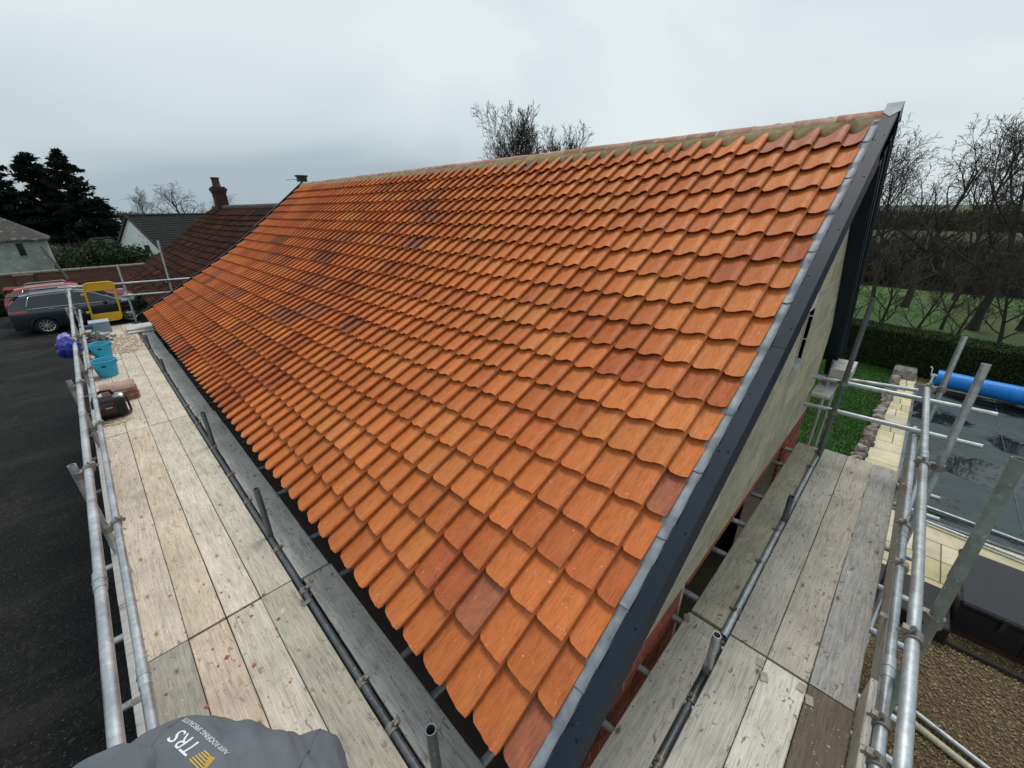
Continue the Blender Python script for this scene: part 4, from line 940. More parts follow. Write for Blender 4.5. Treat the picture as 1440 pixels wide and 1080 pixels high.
def car(x0, y0, paint, lab):
    r = empty('parked_car', (x0 + 2.2, y0, 0)); tag(r, lab, 'car', 'cars parked in the yard')
    xs = sorted(set([round(v, 3) for v in lin(0, 4.48, 61)] + [.5, .505, 1.335, 1.34, 3.17, 3.175, 4.005, 4.01])); nv = 27
    P = []
    for x in xs:
        h = [car_pt(x, k / nv) for k in range(nv + 1)]
        P += [(x0 + x, y0 - y, z) for y, z in h] + [(x0 + x, y0 + y, z) for y, z in reversed(h[:-1])]
    m = 2 * nv + 1; b = MB(); b.add(P, [(i * m + j, i * m + j + 1, (i + 1) * m + j + 1, (i + 1) * m + j) for i in range(len(xs) - 1) for j in range(m - 1)] + [tuple(range(m)), tuple(reversed(range((len(xs) - 1) * m, len(xs) * m)))])
    b.build('body', paint, r, smooth=38)
    b = MB(); b.bbox((x0 + .2, y0 - .82, .22), (x0 + 4.3, y0 + .82, .5)); b.build('underbody', MT['trim'], r)
    def patch(x_a, x_b, va, vb, nm, mt, s, off=.006, n=8):
        fx = lambda v: v
        P = []
        for i in range(n + 1):
            for j in range(5):
                v = j / 4; xa, xb = (x_a(v), x_b(v)) if callable(x_a) else (x_a, x_b); x = xa + (xb - xa) * i / n; y, z = car_pt(x, (va + (vb - va) * v)); P.append((x0 + x, y0 + s * (y + off), z + off * .4))
        return MB().add(P, [(i * 5 + j, i * 5 + j + 1, i * 5 + 6 + j, i * 5 + 5 + j) for i in range(n) for j in range(4)]).build(nm, mt, r, smooth=True)
    for s in (-1, 1):
        patch(lambda v: .55 + .22 * v, lambda v: 1.02 - .02 * v, 5.15 / 9, 6.0 / 9, 'window', MT['glass'], s); patch(lambda v: 1.08, lambda v: 1.92, 5.15 / 9, 6.0 / 9, 'window', MT['glass'], s); patch(lambda v: 1.99, lambda v: 3.02 - .55 * v, 5.15 / 9, 6.0 / 9, 'window', MT['glass'], s)
        b = MB(); b.path([(x0 + x, y0 + s * (car_pt(x, 5.08 / 9)[0] + .008), car_pt(x, 5.08 / 9)[1]) for x in lin(.55, 3.05, 18)], .012, 6); b.path([(x0 + x, y0 + s * (car_pt(x, 6.1 / 9)[0] + .008), car_pt(x, 6.1 / 9)[1]) for x in lin(.74, 2.5, 14)] , .010, 6); b.path([(x0 + .55, y0 + s * (car_pt(.55, 5.08 / 9)[0] + .008), car_pt(.55, 5.08 / 9)[1]), (x0 + .62, y0 + s * (car_pt(.62, 5.5 / 9)[0] + .008), car_pt(.62, 5.5 / 9)[1]), (x0 + .74, y0 + s * (car_pt(.74, 6.1 / 9)[0] + .008), car_pt(.74, 6.1 / 9)[1])], .012, 6); b.build('window_trim', MT['chrome'], r, smooth=True)
        for xd in (1.25, 2.2): y, z = car_pt(xd, 3.3 / 9); MB().bevbox((x0 + xd, y0 + s * (y + .018), z + .03), (.20, .03, .028), .008).build('door_handle', MT['chrome'], r)
        b = MB(); b.bevbox((x0 + 2.92, y0 + s * 1.01, 1.06), (.13, .20, .15), .035); b.build('wing_mirror', paint, r, smooth=50)
        patch(.02, .55, 3.1 / 9, 4.3 / 9, 'tail_lamp', MT['redlamp'], s, .008, 6); patch(3.98, 4.40, 3.0 / 9, 4.1 / 9, 'headlamp', MT['headlamp'], s, .008, 6)
        patch(1.36, 3.15, 0.02, 1.0 / 9, 'sill_trim', MT['trim'], s, .010, 8)
        for xw in WHX:
            w = empty('wheel', (x0 + xw, y0 + s * .80, .345), r); My = Matrix.Rotation(R_(90) * -s, 3, 'X')
            MB().lathe([(.22, -.11), (.315, -.11), (.342, -.08), (.345, 0), (.342, .08), (.315, .11), (.24, .112), (.22, .09)], (x0 + xw, y0 + s * .80, .345), 28, M=My).build('tyre', MT['tyre'], w, smooth=40)
            b = MB(); b.lathe([(.238, .10), (.232, .108), (.215, .10), (.21, .06)], (x0 + xw, y0 + s * .80, .345), 28, M=My); MB().lathe([(.215, .03), (0, .03)], (x0 + xw, y0 + s * .80, .345), 20, M=My).build('brake_disc', MT['trim'], w)
            for k in range(10):
                a = 2 * math.pi * k / 10; M2 = My @ Matrix.Rotation(a, 3, 'Z'); b.box(Vector((x0 + xw, y0 + s * .80, .345)) + M2 @ Vector((.13, 0, .085)), (.17, .034, .022), M2)
            b.lathe([(.05, .08), (.045, .10), (0, .102)], (x0 + xw, y0 + s * .80, .345), 14, M=My); b.build('rim', MT['alloy'], w, smooth=40)
            a2 = lin(0, math.pi, 18); b = MB(); b.path([(x0 + xw + .43 * math.cos(a), y0 + s * (car_pt(xw + .43 * math.cos(a), 1.0 / 9)[0] + .0), .30 + .43 * math.sin(a)) for a in a2], .026, 6); b.build('arch_trim', MT['trim'], r, smooth=True)
    def cross(xa, xb, nm, mt, yl=.62, off=.012):
        P = []
        for i in range(7):
            x = xa + (xb - xa) * i / 6; zt, w = interp(ZT, x), interp(HW, x)
            for k in range(9): q = -1 + 2 * k / 8; yy = q * w * yl; P.append((x0 + x, y0 + yy, zt + off - .05 * q * q * .2))
        return MB().add(P, [(i * 9 + j, i * 9 + j + 1, i * 9 + 10 + j, i * 9 + 9 + j) for i in range(6) for j in range(8)]).build(nm, mt, r, smooth=True)
    cross(.07, .30, 'rear_window', MT['glass']); cross(2.52, 3.28, 'windscreen', MT['glass'])
    MB().bevbox((x0 + .30, y0, 1.575), (.34, 1.15, .03), .01).build('rear_spoiler', paint, r)
    for s in (-1, 1): MB().path([(x0 + .75, y0 + s * .60, 1.62), (x0 + .85, y0 + s * .60, 1.675), (x0 + 2.0, y0 + s * .60, 1.69), (x0 + 2.15, y0 + s * .60, 1.64)], .016, 6).build('roof_rail', MT['alloy'], r, smooth=True)
    MB().bevbox((x0 + .06, y0, .45), (.16, 1.5, .22), .05).build('rear_bumper', MT['trim'], r); MB().bevbox((x0 - .01, y0, .50), (.06, 1.1, .05), .012).build('bumper_strip', MT['chrome'], r)
    MB().bevbox((x0 + 4.42, y0, .55), (.10, .9, .22), .03).build('grille', MT['trim'], r); MB().bbox((x0 - .03, y0 - .26, .80), (x0 - .005, y0 + .26, .91)).build('number_plate', mat('plate_yellow', (.6, .45, .05), .5), r)
    return r
car(-2.75, 26.6, mat('dark_blue_paint', (.020, .027, .040), .32, metal=.4, var=.1, coat=.8), 'dark blue grey estate car side-on at the end of the drive')
car(-3.0, 29.2, mat('red_paint', (.28, .012, .018), .3, metal=.1, var=.1, coat=.8), 'red car mostly hidden behind the dark blue car')

# ------------------------------------------------------------------ garden wall with coping, barn, cottage, shed
MT['oldbrick'] = mat('old_brick_wall', (.13, .06, .04), .9, var=.4, scale=3, stretch=(1, 1, 5), bump=.4, bscale=20, spots=[(2.5, .5, .65, (.09, .075, .055)), (12, .58, .66, (.17, .09, .06))])
gw = empty('garden_wall', (-4, 34, 0)); tag(gw, 'long low red brick garden wall with pale coping behind the cars', 'wall')
MB().bbox((-14, 33.9, 0), (2.9, 34.25, 1.70)).build('wall_face', MT['oldbrick'], gw)
for k in range(22): MB().bevbox((-13.6 + k * .765, 34.07, 1.765), (.76, .46, .12), .03).build('coping_stone', mat('coping', (.20, .16, .14), .9, var=.3) if k == 0 else bpy.data.materials['coping'], gw)
MB().bbox((-2.75, 33.7, 0), (-2.1, 33.9, 1.66)).build('pier', MT['oldbrick'], gw)
b = MB(); b.bbox((-2.8, 33.66, 1.66), (-2.05, 33.9, 1.74)); b.build('pier_cap', bpy.data.materials['coping'], gw)
brn = empty('barn', (-7, 45, 0)); tag(brn, 'whitewashed low barn with grey hipped roof at the left edge', 'building')
MT['whitewash'] = mat('peeling_whitewash', (.30, .32, .315), .9, var=.3, scale=1.2, bump=.3, bscale=12, spots=[(1.6, .5, .62, (.24, .26, .255)), (5, .6, .68, (.52, .53, .52)), (.8, .58, .7, (.20, .20, .18), (1, 1, .35))])
MB().bbox((-14, 42, 0), (-1.42, 47, 3.16)).build('wall', MT['whitewash'], brn)
MT['slate'] = mat('grey_roof', (.07, .068, .064), .95, spec=.1, var=.35, scale=6, stretch=(1, 1, 4), bump=.5, bscale=15, spots=[(3, .55, .66, (.19, .18, .15))])
b = MB(); ex, ez = 0.25, 3.12
b.add([(-14, 42 - ex, ez), (-1.42 + ex, 42 - ex, ez), (-1.42 + ex, 47 + ex, ez), (-14, 47 + ex, ez), (-3.1, 44.5, 4.55), (-14, 44.5, 4.55), (-14, 42 - ex, ez - .08), (-1.42 + ex, 42 - ex, ez - .08), (-1.42 + ex, 47 + ex, ez - .08), (-14, 47 + ex, ez - .08)], [(0, 1, 4, 5), (1, 2, 4), (2, 3, 5, 4), (0, 6, 7, 1), (1, 7, 8, 2), (2, 8, 9, 3), (6, 9, 8, 7), (0, 5, 3, 9, 6)])
br = b.build('roof', MT['slate'], brn)
for k in range(14):                 # slate courses
    z0 = ez + .04 + k * .10; f = (z0 - ez) / (4.55 - ez); y = 42 - ex + (44.5 - 42 + ex) * f; xr = -1.42 + ex - (1.42 + .25 + .26) * f
    MB().add([(-14, y - .012, z0), (xr, y - .012, z0), (xr - .1, y + .17, z0 + .115), (-14, y + .17, z0 + .115), (-14, y + .02, z0 - .005), (xr, y + .02, z0 - .005)], [(0, 1, 2, 3), (0, 4, 5, 1)]).build('slate_course', MT['slate'], br)
MB().tube((-14, 44.5, 4.58), (-3.0, 44.5, 4.58), .10, 8).build('ridge_capping', MT['slate'], br)
w = empty('window', (-2.5, 41.98, 2.1), brn); MB().bbox((-2.72, 41.97, 2.15), (-2.42, 41.99, 2.92)).build('pane', MT['glass'], w)
for k in range(1, 4): MB().bbox((-2.72, 41.95, 2.15 + k * .19), (-2.42, 41.972, 2.18 + k * .19)).build('glazing_bar', MT['trim'], w)
MB().bbox((-2.76, 41.93, 2.09), (-2.38, 42.0, 2.15)).build('sill', MT['whitewash'], w)
MT['render'] = mat('white_render', (.80, .82, .83), .9, var=.15, scale=2, spots=[(2, .58, .7, (.36, .38, .39))])
def cottage(pk, rd, half, L, ze, zr, name, lab, wallm, roofm, courses=16):
    r = empty(name, (pk[0], pk[1], 0)); tag(r, lab, 'building'); rd = Vector((*rd, 0)).normalized(); pd = Vector((rd.y, -rd.x, 0)); p0 = Vector((pk[0], pk[1], 0))
    b = MB(); a = [p0 + pd * half, p0 - pd * half]
    P = [a[0], a[1], a[1] + Vector((0, 0, ze)), p0 + Vector((0, 0, zr - .08)), a[0] + Vector((0, 0, ze))]; P = P + [p + rd * L for p in P]
    b.add(P, [(0, 1, 2, 3, 4), (9, 8, 7, 6, 5), (0, 4, 9, 5), (1, 6, 7, 2), (4, 3, 8, 9), (3, 2, 7, 8)]); b.build('wall', wallm, r)
    rf = empty('roof', (pk[0], pk[1], ze), r)
    for s in (1, -1):
        e_ = p0 + pd * (half + .25) * s + Vector((0, 0, ze - .22)) - rd * .15; t_ = p0 + Vector((0, 0, zr)) - rd * .15
        for k in range(courses):
            f0, f1 = k / courses, (k + 1.12) / courses; q0, q1 = e_.lerp(t_, f0), e_.lerp(t_, min(1, f1)); up_ = Vector((0, 0, .05)); n = 30; Pp = []
            for i in range(n + 1):
                d = rd * ((L + .3) * i / n); wv = Vector((0, 0, .02 * (i % 2))); Pp += [q0 + d + up_ + wv, q1 + d + wv * .5, q0 + d - up_ * .3]
            MB().add(Pp, [(3 * i, 3 * i + 1, 3 * i + 4, 3 * i + 3) for i in range(n)] + [(3 * i + 2, 3 * i, 3 * i + 3, 3 * i + 5) for i in range(n)]).build('tile_course', roofm, rf)
        v0, v1 = e_ - rd * .05, t_ - rd * .05
        MB().add([v0 + Vector((0, 0, .09)), v1 + Vector((0, 0, .09)), v1 - Vector((0, 0, .12)), v0 - Vector((0, 0, .12)), v0 + Vector((0, 0, .09)) + rd * .05, v1 + Vector((0, 0, .09)) + rd * .05, v1 - Vector((0, 0, .12)) + rd * .05, v0 - Vector((0, 0, .12)) + rd * .05], [(0, 1, 2, 3), (4, 7, 6, 5), (0, 4, 5, 1), (1, 5, 6, 2), (2, 6, 7, 3), (3, 7, 4, 0)]).build('verge_board', MT['slate'], rf)
    MB().tube(p0 + Vector((0, 0, zr + .03)) - rd * .15, p0 + Vector((0, 0, zr + .03)) + rd * (L + .15), .09, 8).build('ridge_capping', roofm, rf)
    return r, rd, pd, p0
MT['darkpan'] = mat('dark_pantile', (.030, .030, .030), .95, spec=.1, var=.4, scale=9, bump=.4, bscale=20, spots=[(6, .58, .68, (.07, .066, .058))])
ct, rd, pd, p0 = cottage((3.45, 45.0), (.80, .60), 2.0, 7.5, 1.9, 4.42, 'white_cottage', 'white gabled cottage with dark pantile roof beyond the hedge', MT['render'], MT['darkpan'])
w = empty('window', tuple(p0 + pd * .9 - rd * .03 + Vector((0, 0, 2.1))), ct); c0 = p0 + pd * .75 - rd * .02
rotm = Matrix.Rotation(math.atan2(rd.y, rd.x), 3, 'Z')
MB().box(c0 + Vector((0, 0, 2.0)), (.05, .42, .55), rotm).build('frame', MT['trim'], w); MB().box(c0 - rd * .03 + Vector((0, 0, 1.98)), (.02, .30, .42), rotm).build('pane', MT['glass'], w)
sh, rd, pd, p0 = cottage((.95, 46.5), (.55, .83), .95, 2.0, 2.0, 2.75, 'garden_shed', 'small grey timber shed among the garden bushes', mat('shed_grey', (.17, .175, .17), .85, var=.3), MT['darkpan'], 5)
wh, rd, pd, p0 = cottage((1.6, 96), (1, .1), 1.6, 4.5, 2.6, 3.6, 'white_outbuilding', 'low white outbuilding far behind the conifer', mat('bright_render', (.75, .77, .78), .8, var=.1), mat('pale_sheet', (.5, .52, .53), .5, var=.1), 4)

# ------------------------------------------------------------------ neighbouring brown pantiled house
nb = empty('neighbour_house', (4.5, 19, 0)); tag(nb, 'lower old house with dark brown pantile roof and brick chimney beyond the new roof', 'building')
npf = [(1.05, 2.12), (1.35, 2.27), (2.2, 2.78), (2.9, 3.22), (3.6, 3.74), (4.3, 4.28), (5.0, 4.81)]
nlen = [0]
for a, b_ in zip(npf, npf[1:]): nlen.append(nlen[-1] + math.hypot(b_[0] - a[0], b_[1] - a[1]))
def nroof(s, n, y):
    for k in range(len(npf) - 1):
        if s <= nlen[k + 1] or k == len(npf) - 2:
            f = (s - nlen[k]) / (nlen[k + 1] - nlen[k]); a, b_ = npf[k], npf[k + 1]; an = math.atan2(b_[1] - a[1], b_[0] - a[0])
            sag = -.05 * math.sin(math.pi * (y - 13.7) / 10.7) + .03 * noise.noise((y * .4, s * .6, 2))
            return Vector((a[0] + (b_[0] - a[0]) * f - math.sin(an) * n, y, a[1] + (b_[1] - a[1]) * f + math.cos(an) * n + sag))
V2, F2, U2, C2 = [], [], [], []
NP = [(.075, .030, .022), (.095, .036, .024), (.055, .028, .022), (.12, .045, .028), (.06, .045, .035)]
for j in range(int(nlen[-1] / .27)):
    for i in range(51):
        o = len(V2); c = rnd.choice(NP); k = rnd.uniform(.5, 1.15); ou = rnd.uniform(0, 90); dn = rnd.uniform(-.004, .012)
        for (x, y, z), (u, v) in zip(TV, TU):
            V2.append(tuple(nroof(min(nlen[-1], j * .27 + x), z + dn, 13.72 + i * CW + y))); U2.append((u + ou, v + ou)); C2.append((c[0] * k, c[1] * k, c[2] * k))
        F2 += [tuple(q + o for q in f) for f in TF]
MT['oldtile'] = mat('old_tile', (.1, .04, .03), .9)
def oldtile():
    m, t, p = nodes('old_pantile'); g = N(t); a = g.n('ShaderNodeAttribute', attribute_name='tint'); co = g.coord(uv=True, rand=False)
    c = g.mix(1.0, a.outputs['Color'], g.ramp(g.noise(co, 20, 4), [(.3, .6), (.7, 1.3)]), 'MULTIPLY'); c = g.mix(g.ramp(g.noise(co, 11, 5), [(.62, 0), (.74, .45)]), c, (.16, .145, .11))
    g.l(c, p.inputs['Base Color']); p.inputs['Roughness'].default_value = .9; p.inputs['Specular IOR Level'].default_value = .15; return m
nr = empty('roof', (4, 19, 2.1), nb)
o = stuff_mesh('roof_tile_field', V2, F2, U2, C2, oldtile(), nr); o['kind'] = 'stuff'
YN = 13.72 + 51 * CW
MB().add([nroof(s, -.05, y) for y in (13.72, YN) for s in lin(0, nlen[-1], 8)] + [(9.2, 13.72, 2.2), (9.2, YN, 2.2)], [(k, k + 1, 9 + k, 8 + k) for k in range(7)] + [(7, 16, 17, 15)]).build('roof_deck', mat('roof_deck_brown', (.07, .03, .022), .9, var=.3), nr)
MB().tube((5.02, 13.7, 4.80), (5.02, YN, 4.82), .11, 10).build('ridge_capping', mat('old_ridge', (.09, .065, .055), .9, var=.35, scale=4), nr)
MB().bbox((1.35, 13.8, 0), (1.6, YN - .05, 2.2)).build('wall', MT['oldbrick'], nb); MB().prism([(1.6, 0), (8.8, 0), (8.8, 2.2), (5.0, 4.7), (1.6, 2.3)], 1, YN - .3, YN - .06).build('gable_wall', MT['oldbrick'], nb)
ch = empty('chimney', (5.0, 22.9, 4.5), nb); MT['chimbrick'] = mat('chimney_brick', (.05, .026, .021), .9, var=.4, scale=5, stretch=(1, 1, 4), bump=.4, bscale=25)
b = MB(); b.bbox((4.80, 22.6, 4.3), (5.24, 23.05, 5.42)); b.build('stack', MT['chimbrick'], ch)
b = MB(); b.bbox((4.77, 22.57, 5.42), (5.27, 23.08, 5.50)); b.bbox((4.74, 22.54, 5.50), (5.30, 23.11, 5.60)); b.bbox((4.79, 22.59, 5.60), (5.25, 23.06, 5.66)); b.build('corbel', MT['chimbrick'], ch)
MB().lathe([(.17, 5.66), (.15, 5.72), (.14, 5.95), (.17, 5.97), (.165, 6.02), (.12, 6.02), (.11, 5.7)], (5.0, 22.8, 0), 14).build('chimney_pot', mat('pot_clay', (.09, .035, .025), .85, var=.3), ch, smooth=40)

# ================================================================== GARDEN, POOL AND GRAVEL ON THE RIGHT
MT['lawn'] = mat('lawn_grass', (.032, .10, .013), .95, var=.35, scale=1.2, world=True, bump=.7, bscale=90, bdist=.02, spots=[(.9, .55, .7, (.045, .10, .014)), (60, .55, .7, (.015, .05, .008))])
sheet('lawn', 6.3, 19.5, -14, 12, -.012, MT['lawn'], 30, 30, .012)
sheet('field', 19.5, 34, -40, 60, -.03, MT['field'], 12, 30, .05)
sheet('far_field', 34, 140, -80, 120, -.05, mat('brown_scrub', (.045, .038, .027), .95, var=.5, scale=.4, world=True, bump=.5, bscale=2, bdist=.2), 12, 30, .1)
def blades(name, n, region, h, m, lab, seed=1, w=.006):
    r = random.Random(seed); V = []; F = []
    for k in range(n):
        x, y = region(r); a = r.uniform(0, 6.28); hh = h * r.uniform(.5, 1.2); dx, dy = math.cos(a) * w, math.sin(a) * w; lx, ly = r.uniform(-1, 1) * hh * .6, r.uniform(-1, 1) * hh * .6
        V += [(x - dx, y - dy, -.01), (x + dx, y + dy, -.01), (x + lx, y + ly, hh)]; F.append((3 * k, 3 * k + 1, 3 * k + 2))
    o = MB().add(V, F).build(name, m, fix=False); o['kind'] = 'stuff'; tag(o, lab, 'grass'); return o
MT['blade'] = mat('grass_blade', (.038, .115, .016), .8, var=.45, scale=3, world=True, spec=.2)
def lawn_r(r):
    while True:
        x = 6.4 + 11 * r.random() ** 1.4; y = r.uniform(-3.2, 1.6)
        if x < 15.6 and y < -.30: continue
        return x, y
blades('lawn_blades', 70000, lawn_r, .035, MT['blade'], 'short mown green lawn between the building and the hedge')
# stone edging along the paving
MT['stone'] = mat('edging_stone', (.20, .17, .145), .9, var=.4, scale=9, tint=True, bump=.5, bscale=25, spots=[(5, .55, .68, (.34, .31, .28))])
ed = empty('stone_edging', (12, -.15, 0)); tag(ed, 'row of rough upright stones edging the lawn beside the pool paving', 'edging')
x = 8.6
while x < 16.4:
    L = rnd.uniform(.10, .24); o = crumple('edging_stone', (0, 0, 0), (L * .5, rnd.uniform(.07, .12), rnd.uniform(.07, .14)), MT['stone'], None, None, n=6, amp=.45, seed=x * 3)
    o.location = (x + L / 2, -.10 - (x - 9.9) * .034 + rnd.uniform(-.03, .03), .05); o.rotation_euler = (rnd.uniform(-.4, .4), 0, rnd.uniform(-.4, .4)); k = rnd.uniform(.55, 1.7); o.color = (k, k, k, 1); child(o, ed); x += L * .92
# cream paving slabs
MT['slab'] = mat('cream_sandstone', (.54, .495, .365), .8, var=.22, scale=4, tint=True, bump=.25, bscale=30, spots=[(3, .58, .72, (.44, .38, .25)), (9, .64, .72, (.30, .26, .18))])
pv = sheet('paving', 5.96, 16.2, -9, -.20, .004, mat('joint_sand', (.17, .14, .08), .95, var=.3)); 
def slab_(x0, x1, y0, y1):
    g_ = .007; o = MB().bevbox(((x0 + x1) / 2, (y0 + y1) / 2, .016), (x1 - x0 - 2 * g_, y1 - y0 - 2 * g_, .028), .004).build('paving_slab', MT['slab'], pv); k = rnd.uniform(.82, 1.15); o.color = (k, k * rnd.uniform(.94, 1.02), k * rnd.uniform(.75, 1.05), 1)
    return o
def edge_y(x): return -.20 - (x - 9.9) * .032
x = 8.36
while x < 15.9:                        # strip on the lawn side of the pool
    L = rnd.choice((.3, .45, .6)); ya, yb = edge_y(x) , -.72
    if rnd.random() < .6: m_ = ya + (yb - ya) * rnd.uniform(.4, .6); slab_(x, x + L, m_, ya); slab_(x, x + L, yb, m_)
    else: slab_(x, x + L, yb, ya)
    x += L
x = 6.44
for L in (.35, .5, .45, .53):                # terrace on the near side
    y = -.25
    while y > -5:
        w = rnd.choice((.3, .45, .6, .75)); slab_(x, x + L, y - w, y); y -= w
    x += L
# coping lip, pool and its taut dark cover with rainwater lying on it
pool = empty('swimming_pool', (11.5, -4, 0)); tag(pool, 'swimming pool under a taut dark grey winter cover with rain puddles', 'swimming pool')
def covermat():
    m, t, p = nodes('pool_cover'); g = N(t); co = g.coord(world=True); big = g.noise(g.coord((.9, .7, 1), world=True), .9, 4, .55, .6)
    wet = g.ramp(big, [(.53, 0), (.565, 1)])
    c = g.mix(1.0, (.034, .050, .053), g.ramp(g.noise(co, 2.2, 6, .65), [(.3, .75), (.7, 1.25)]), 'MULTIPLY'); c = g.mix(g.ramp(g.noise(co, 30, 3), [(.62, 0), (.7, .3)]), c, (.12, .14, .14)); c = g.mix(wet, c, (.012, .018, .02))
    g.l(c, p.inputs['Base Color']); g.l(g.ramp(big, [(.5, .75), (.565, .03)]), p.inputs['Roughness']); p.inputs['Specular IOR Level'].default_value = .5
    dry = g.ramp(big, [(.50, 1), (.56, 0)]); h = g.mix(1.0, g.noise(co, 3.0, 4, .6), dry, 'MULTIPLY'); g.l(g.bump(h, .35, .04), p.inputs['Normal']); return m
b = MB(); nx, ny = 40, 40; P = []
for i in range(nx + 1):
    for j in range(ny + 1):
        x, y = 8.30 + 7.05 * i / nx, -.74 - 8 * j / ny; d = min(x - 8.30, 15.35 - x, -.74 - y); P.append((x, y, .052 - .035 * min(1, d / 1.2) + .006 * noise.noise((x * 1.1, y * 1.1, 0))))
b.add(P, [(i * (ny + 1) + j, i * (ny + 1) + j + 1, (i + 1) * (ny + 1) + j + 1, (i + 1) * (ny + 1) + j) for i in range(nx) for j in range(ny)]); b.build('cover', covermat(), pool, smooth=True, fix=False)
for yy in (-2.2, -3.9, -5.6, -7.3): MB().path([(x, yy + .02 * noise.noise((x, yy, 0)), .058 - .035 * min(1, min(x - 8.3, 15.35 - x) / 1.2)) for x in lin(8.32, 15.3, 24)], .006, 5).build('seam', MT['galv_dark'], pool)
MB().bbox((8.24, -8.8, .005), (8.30, -.70, .056)).build('coping', MT['galv_dark'], pool); MB().bbox((8.30, -.74, .005), (15.4, -.69, .050)).build('coping', MT['galv_dark'], pool)
lf = random.Random(5); b = MB()
for _ in range(240):
    x, y = lf.uniform(8.4, 15.2), -.8 - 3.2 * lf.random() ** 1.5; a = lf.uniform(0, 6.3); s_ = lf.uniform(.015, .035); ca, sa = math.cos(a) * s_, math.sin(a) * s_
    b.add([(x - ca, y - sa, .062), (x + sa * .5, y - ca * .5, .066), (x + ca, y + sa, .063), (x - sa * .5, y + ca * .5, .068)], [(0, 1, 2, 3)])
o = b.build('fallen_leaves', mat('dead_leaf', (.09, .06, .03), .8, var=.5, scale=4, world=True), fix=False); o['kind'] = 'stuff'; tag(o, 'small dead leaves scattered on the grey pool cover', 'leaves')
rl = empty('cover_roller', (15.3, -2.5, 0)); tag(rl, 'rolled bright blue solar cover on a stand at the far end of the pool', 'pool roller')
MT['solar'] = mat('solar_cover', (.008, .20, .62), .4, var=.2, scale=7, bump=.35, bscale=40, spots=[(5, .6, .72, (.01, .10, .42))])
b = MB(); n = 22; P = []
ysr = lin(-1.03, -8, 50)
for k, y in enumerate(ysr):
    rr = .215 + .012 * noise.noise((y * 1.4, 0, 0))
    for i in range(n): a = 2 * math.pi * i / n; q = rr * (1 + .02 * math.sin(3 * a + y)); P.append((15.20 + (y + 1) * .10 * 1.3 + q * math.cos(a), y, .38 + q * math.sin(a)))
b.add(P, [(k * n + i, k * n + (i + 1) % n, (k + 1) * n + (i + 1) % n, (k + 1) * n + i) for k in range(len(ysr) - 1) for i in range(n)] + [tuple(range(n)), tuple(reversed(range((len(ysr) - 1) * n, len(ysr) * n)))]); b.build('rolled_cover', MT['solar'], rl, smooth=60)
MT['wplastic'] = mat('white_plastic', (.6, .62, .63), .45, var=.1)
for yy, xx in ((-.97, 15.2), (-8.05, 14.3)):
    b = MB(); b.tube((xx - .28, yy, 0), (xx, yy, .46), .025, 8); b.tube((xx + .28, yy, 0), (xx, yy, .46), .025, 8); b.tube((xx - .2, yy, .14), (xx + .2, yy, .14), .018, 8); b.tube((xx, yy - .1, .42), (xx, yy + .05, .42), .04, 10); b.path([(xx, yy + .05, .42), (xx, yy + .08, .62), (xx + .03, yy + .12, .64)], .014, 8); b.build('stand', MT['wplastic'], rl, smooth=40)
# rockery trough at the corner of the strip
tr_ = empty('stone_trough', (15.9, -.42, 0)); tag(tr_, 'small stone trough planter at the far end of the paving strip', 'planter')
b = MB(); b.bevbox((15.9, -.42, .15), (.46, .50, .30), .05); b.build('trough', mat('trough_stone', (.33, .33, .31), .9, var=.35, scale=8, spots=[(8, .5, .6, (.16, .16, .15))]), tr_)
b = MB()
for _ in range(260): x, y = rnd.uniform(15.68, 16.12), rnd.uniform(-.65, -.19); b.add([(x, y, .28), (x + .02, y, .28), (x + rnd.uniform(-.06, .06), y + rnd.uniform(-.06, .06), .28 + rnd.uniform(.05, .14))], [(0, 1, 2)])
b.build('dry_plants', mat('dry_moss', (.14, .13, .045), .9, var=.4), tr_, fix=False)
# black timber box (spa surround) with lid
bx = empty('black_spa', (6.1, -2.6, 0)); tag(bx, 'large black box-shaped spa with a flat dark lid beside the terrace', 'hot tub')
MT['spa'] = mat('spa_black', (.010, .009, .010), .5, var=.3, scale=5, spots=[(20, .70, .74, (.12, .12, .12))]); MT['spalid'] = mat('spa_lid', (.017, .018, .022), .38, var=.25, scale=3, bump=.2, bscale=8, bdist=.02)
MB().bbox((5.98, -4.6, 0), (7.02, -1.36, .42)).build('cabinet', MT['spa'], bx)
for k in range(6): MB().bbox((5.968, -4.6 + k * .54 + .004, .07), (5.98, -4.6 + (k + 1) * .54 - .004, .40)).build('side_panel', MT['spa'], bx)
MB().bevbox((6.51, -2.16, .46), (1.12, 1.63, .08), .025).build('lid', MT['spalid'], bx); MB().bevbox((6.51, -3.80, .46), (1.12, 1.63, .08), .025).build('lid', MT['spalid'], bx)
for yy in (-1.7, -2.6, -3.4): MB().bbox((5.94, yy - .02, .30), (5.955, yy + .02, .49)).build('strap', MT['black_steel'], bx)
MB().path([(5.945, -2.05, .44), (5.915, -2.07, .43), (5.915, -2.23, .43), (5.945, -2.25, .44)], .009, 6).build('handle', MT['black_steel'], bx); MB().bbox((5.96, -4.6, .02), (5.98, -1.36, .07)).build('kick_strip', mat('maroon_strip', (.05, .012, .012), .6), bx)
stp = MB().bevbox((6.04, -.94, .12), (.72, .80, .24), .02).build('black_step', MT['spa']); tag(stp, 'low black step at the end of the spa below the scaffold', 'step')
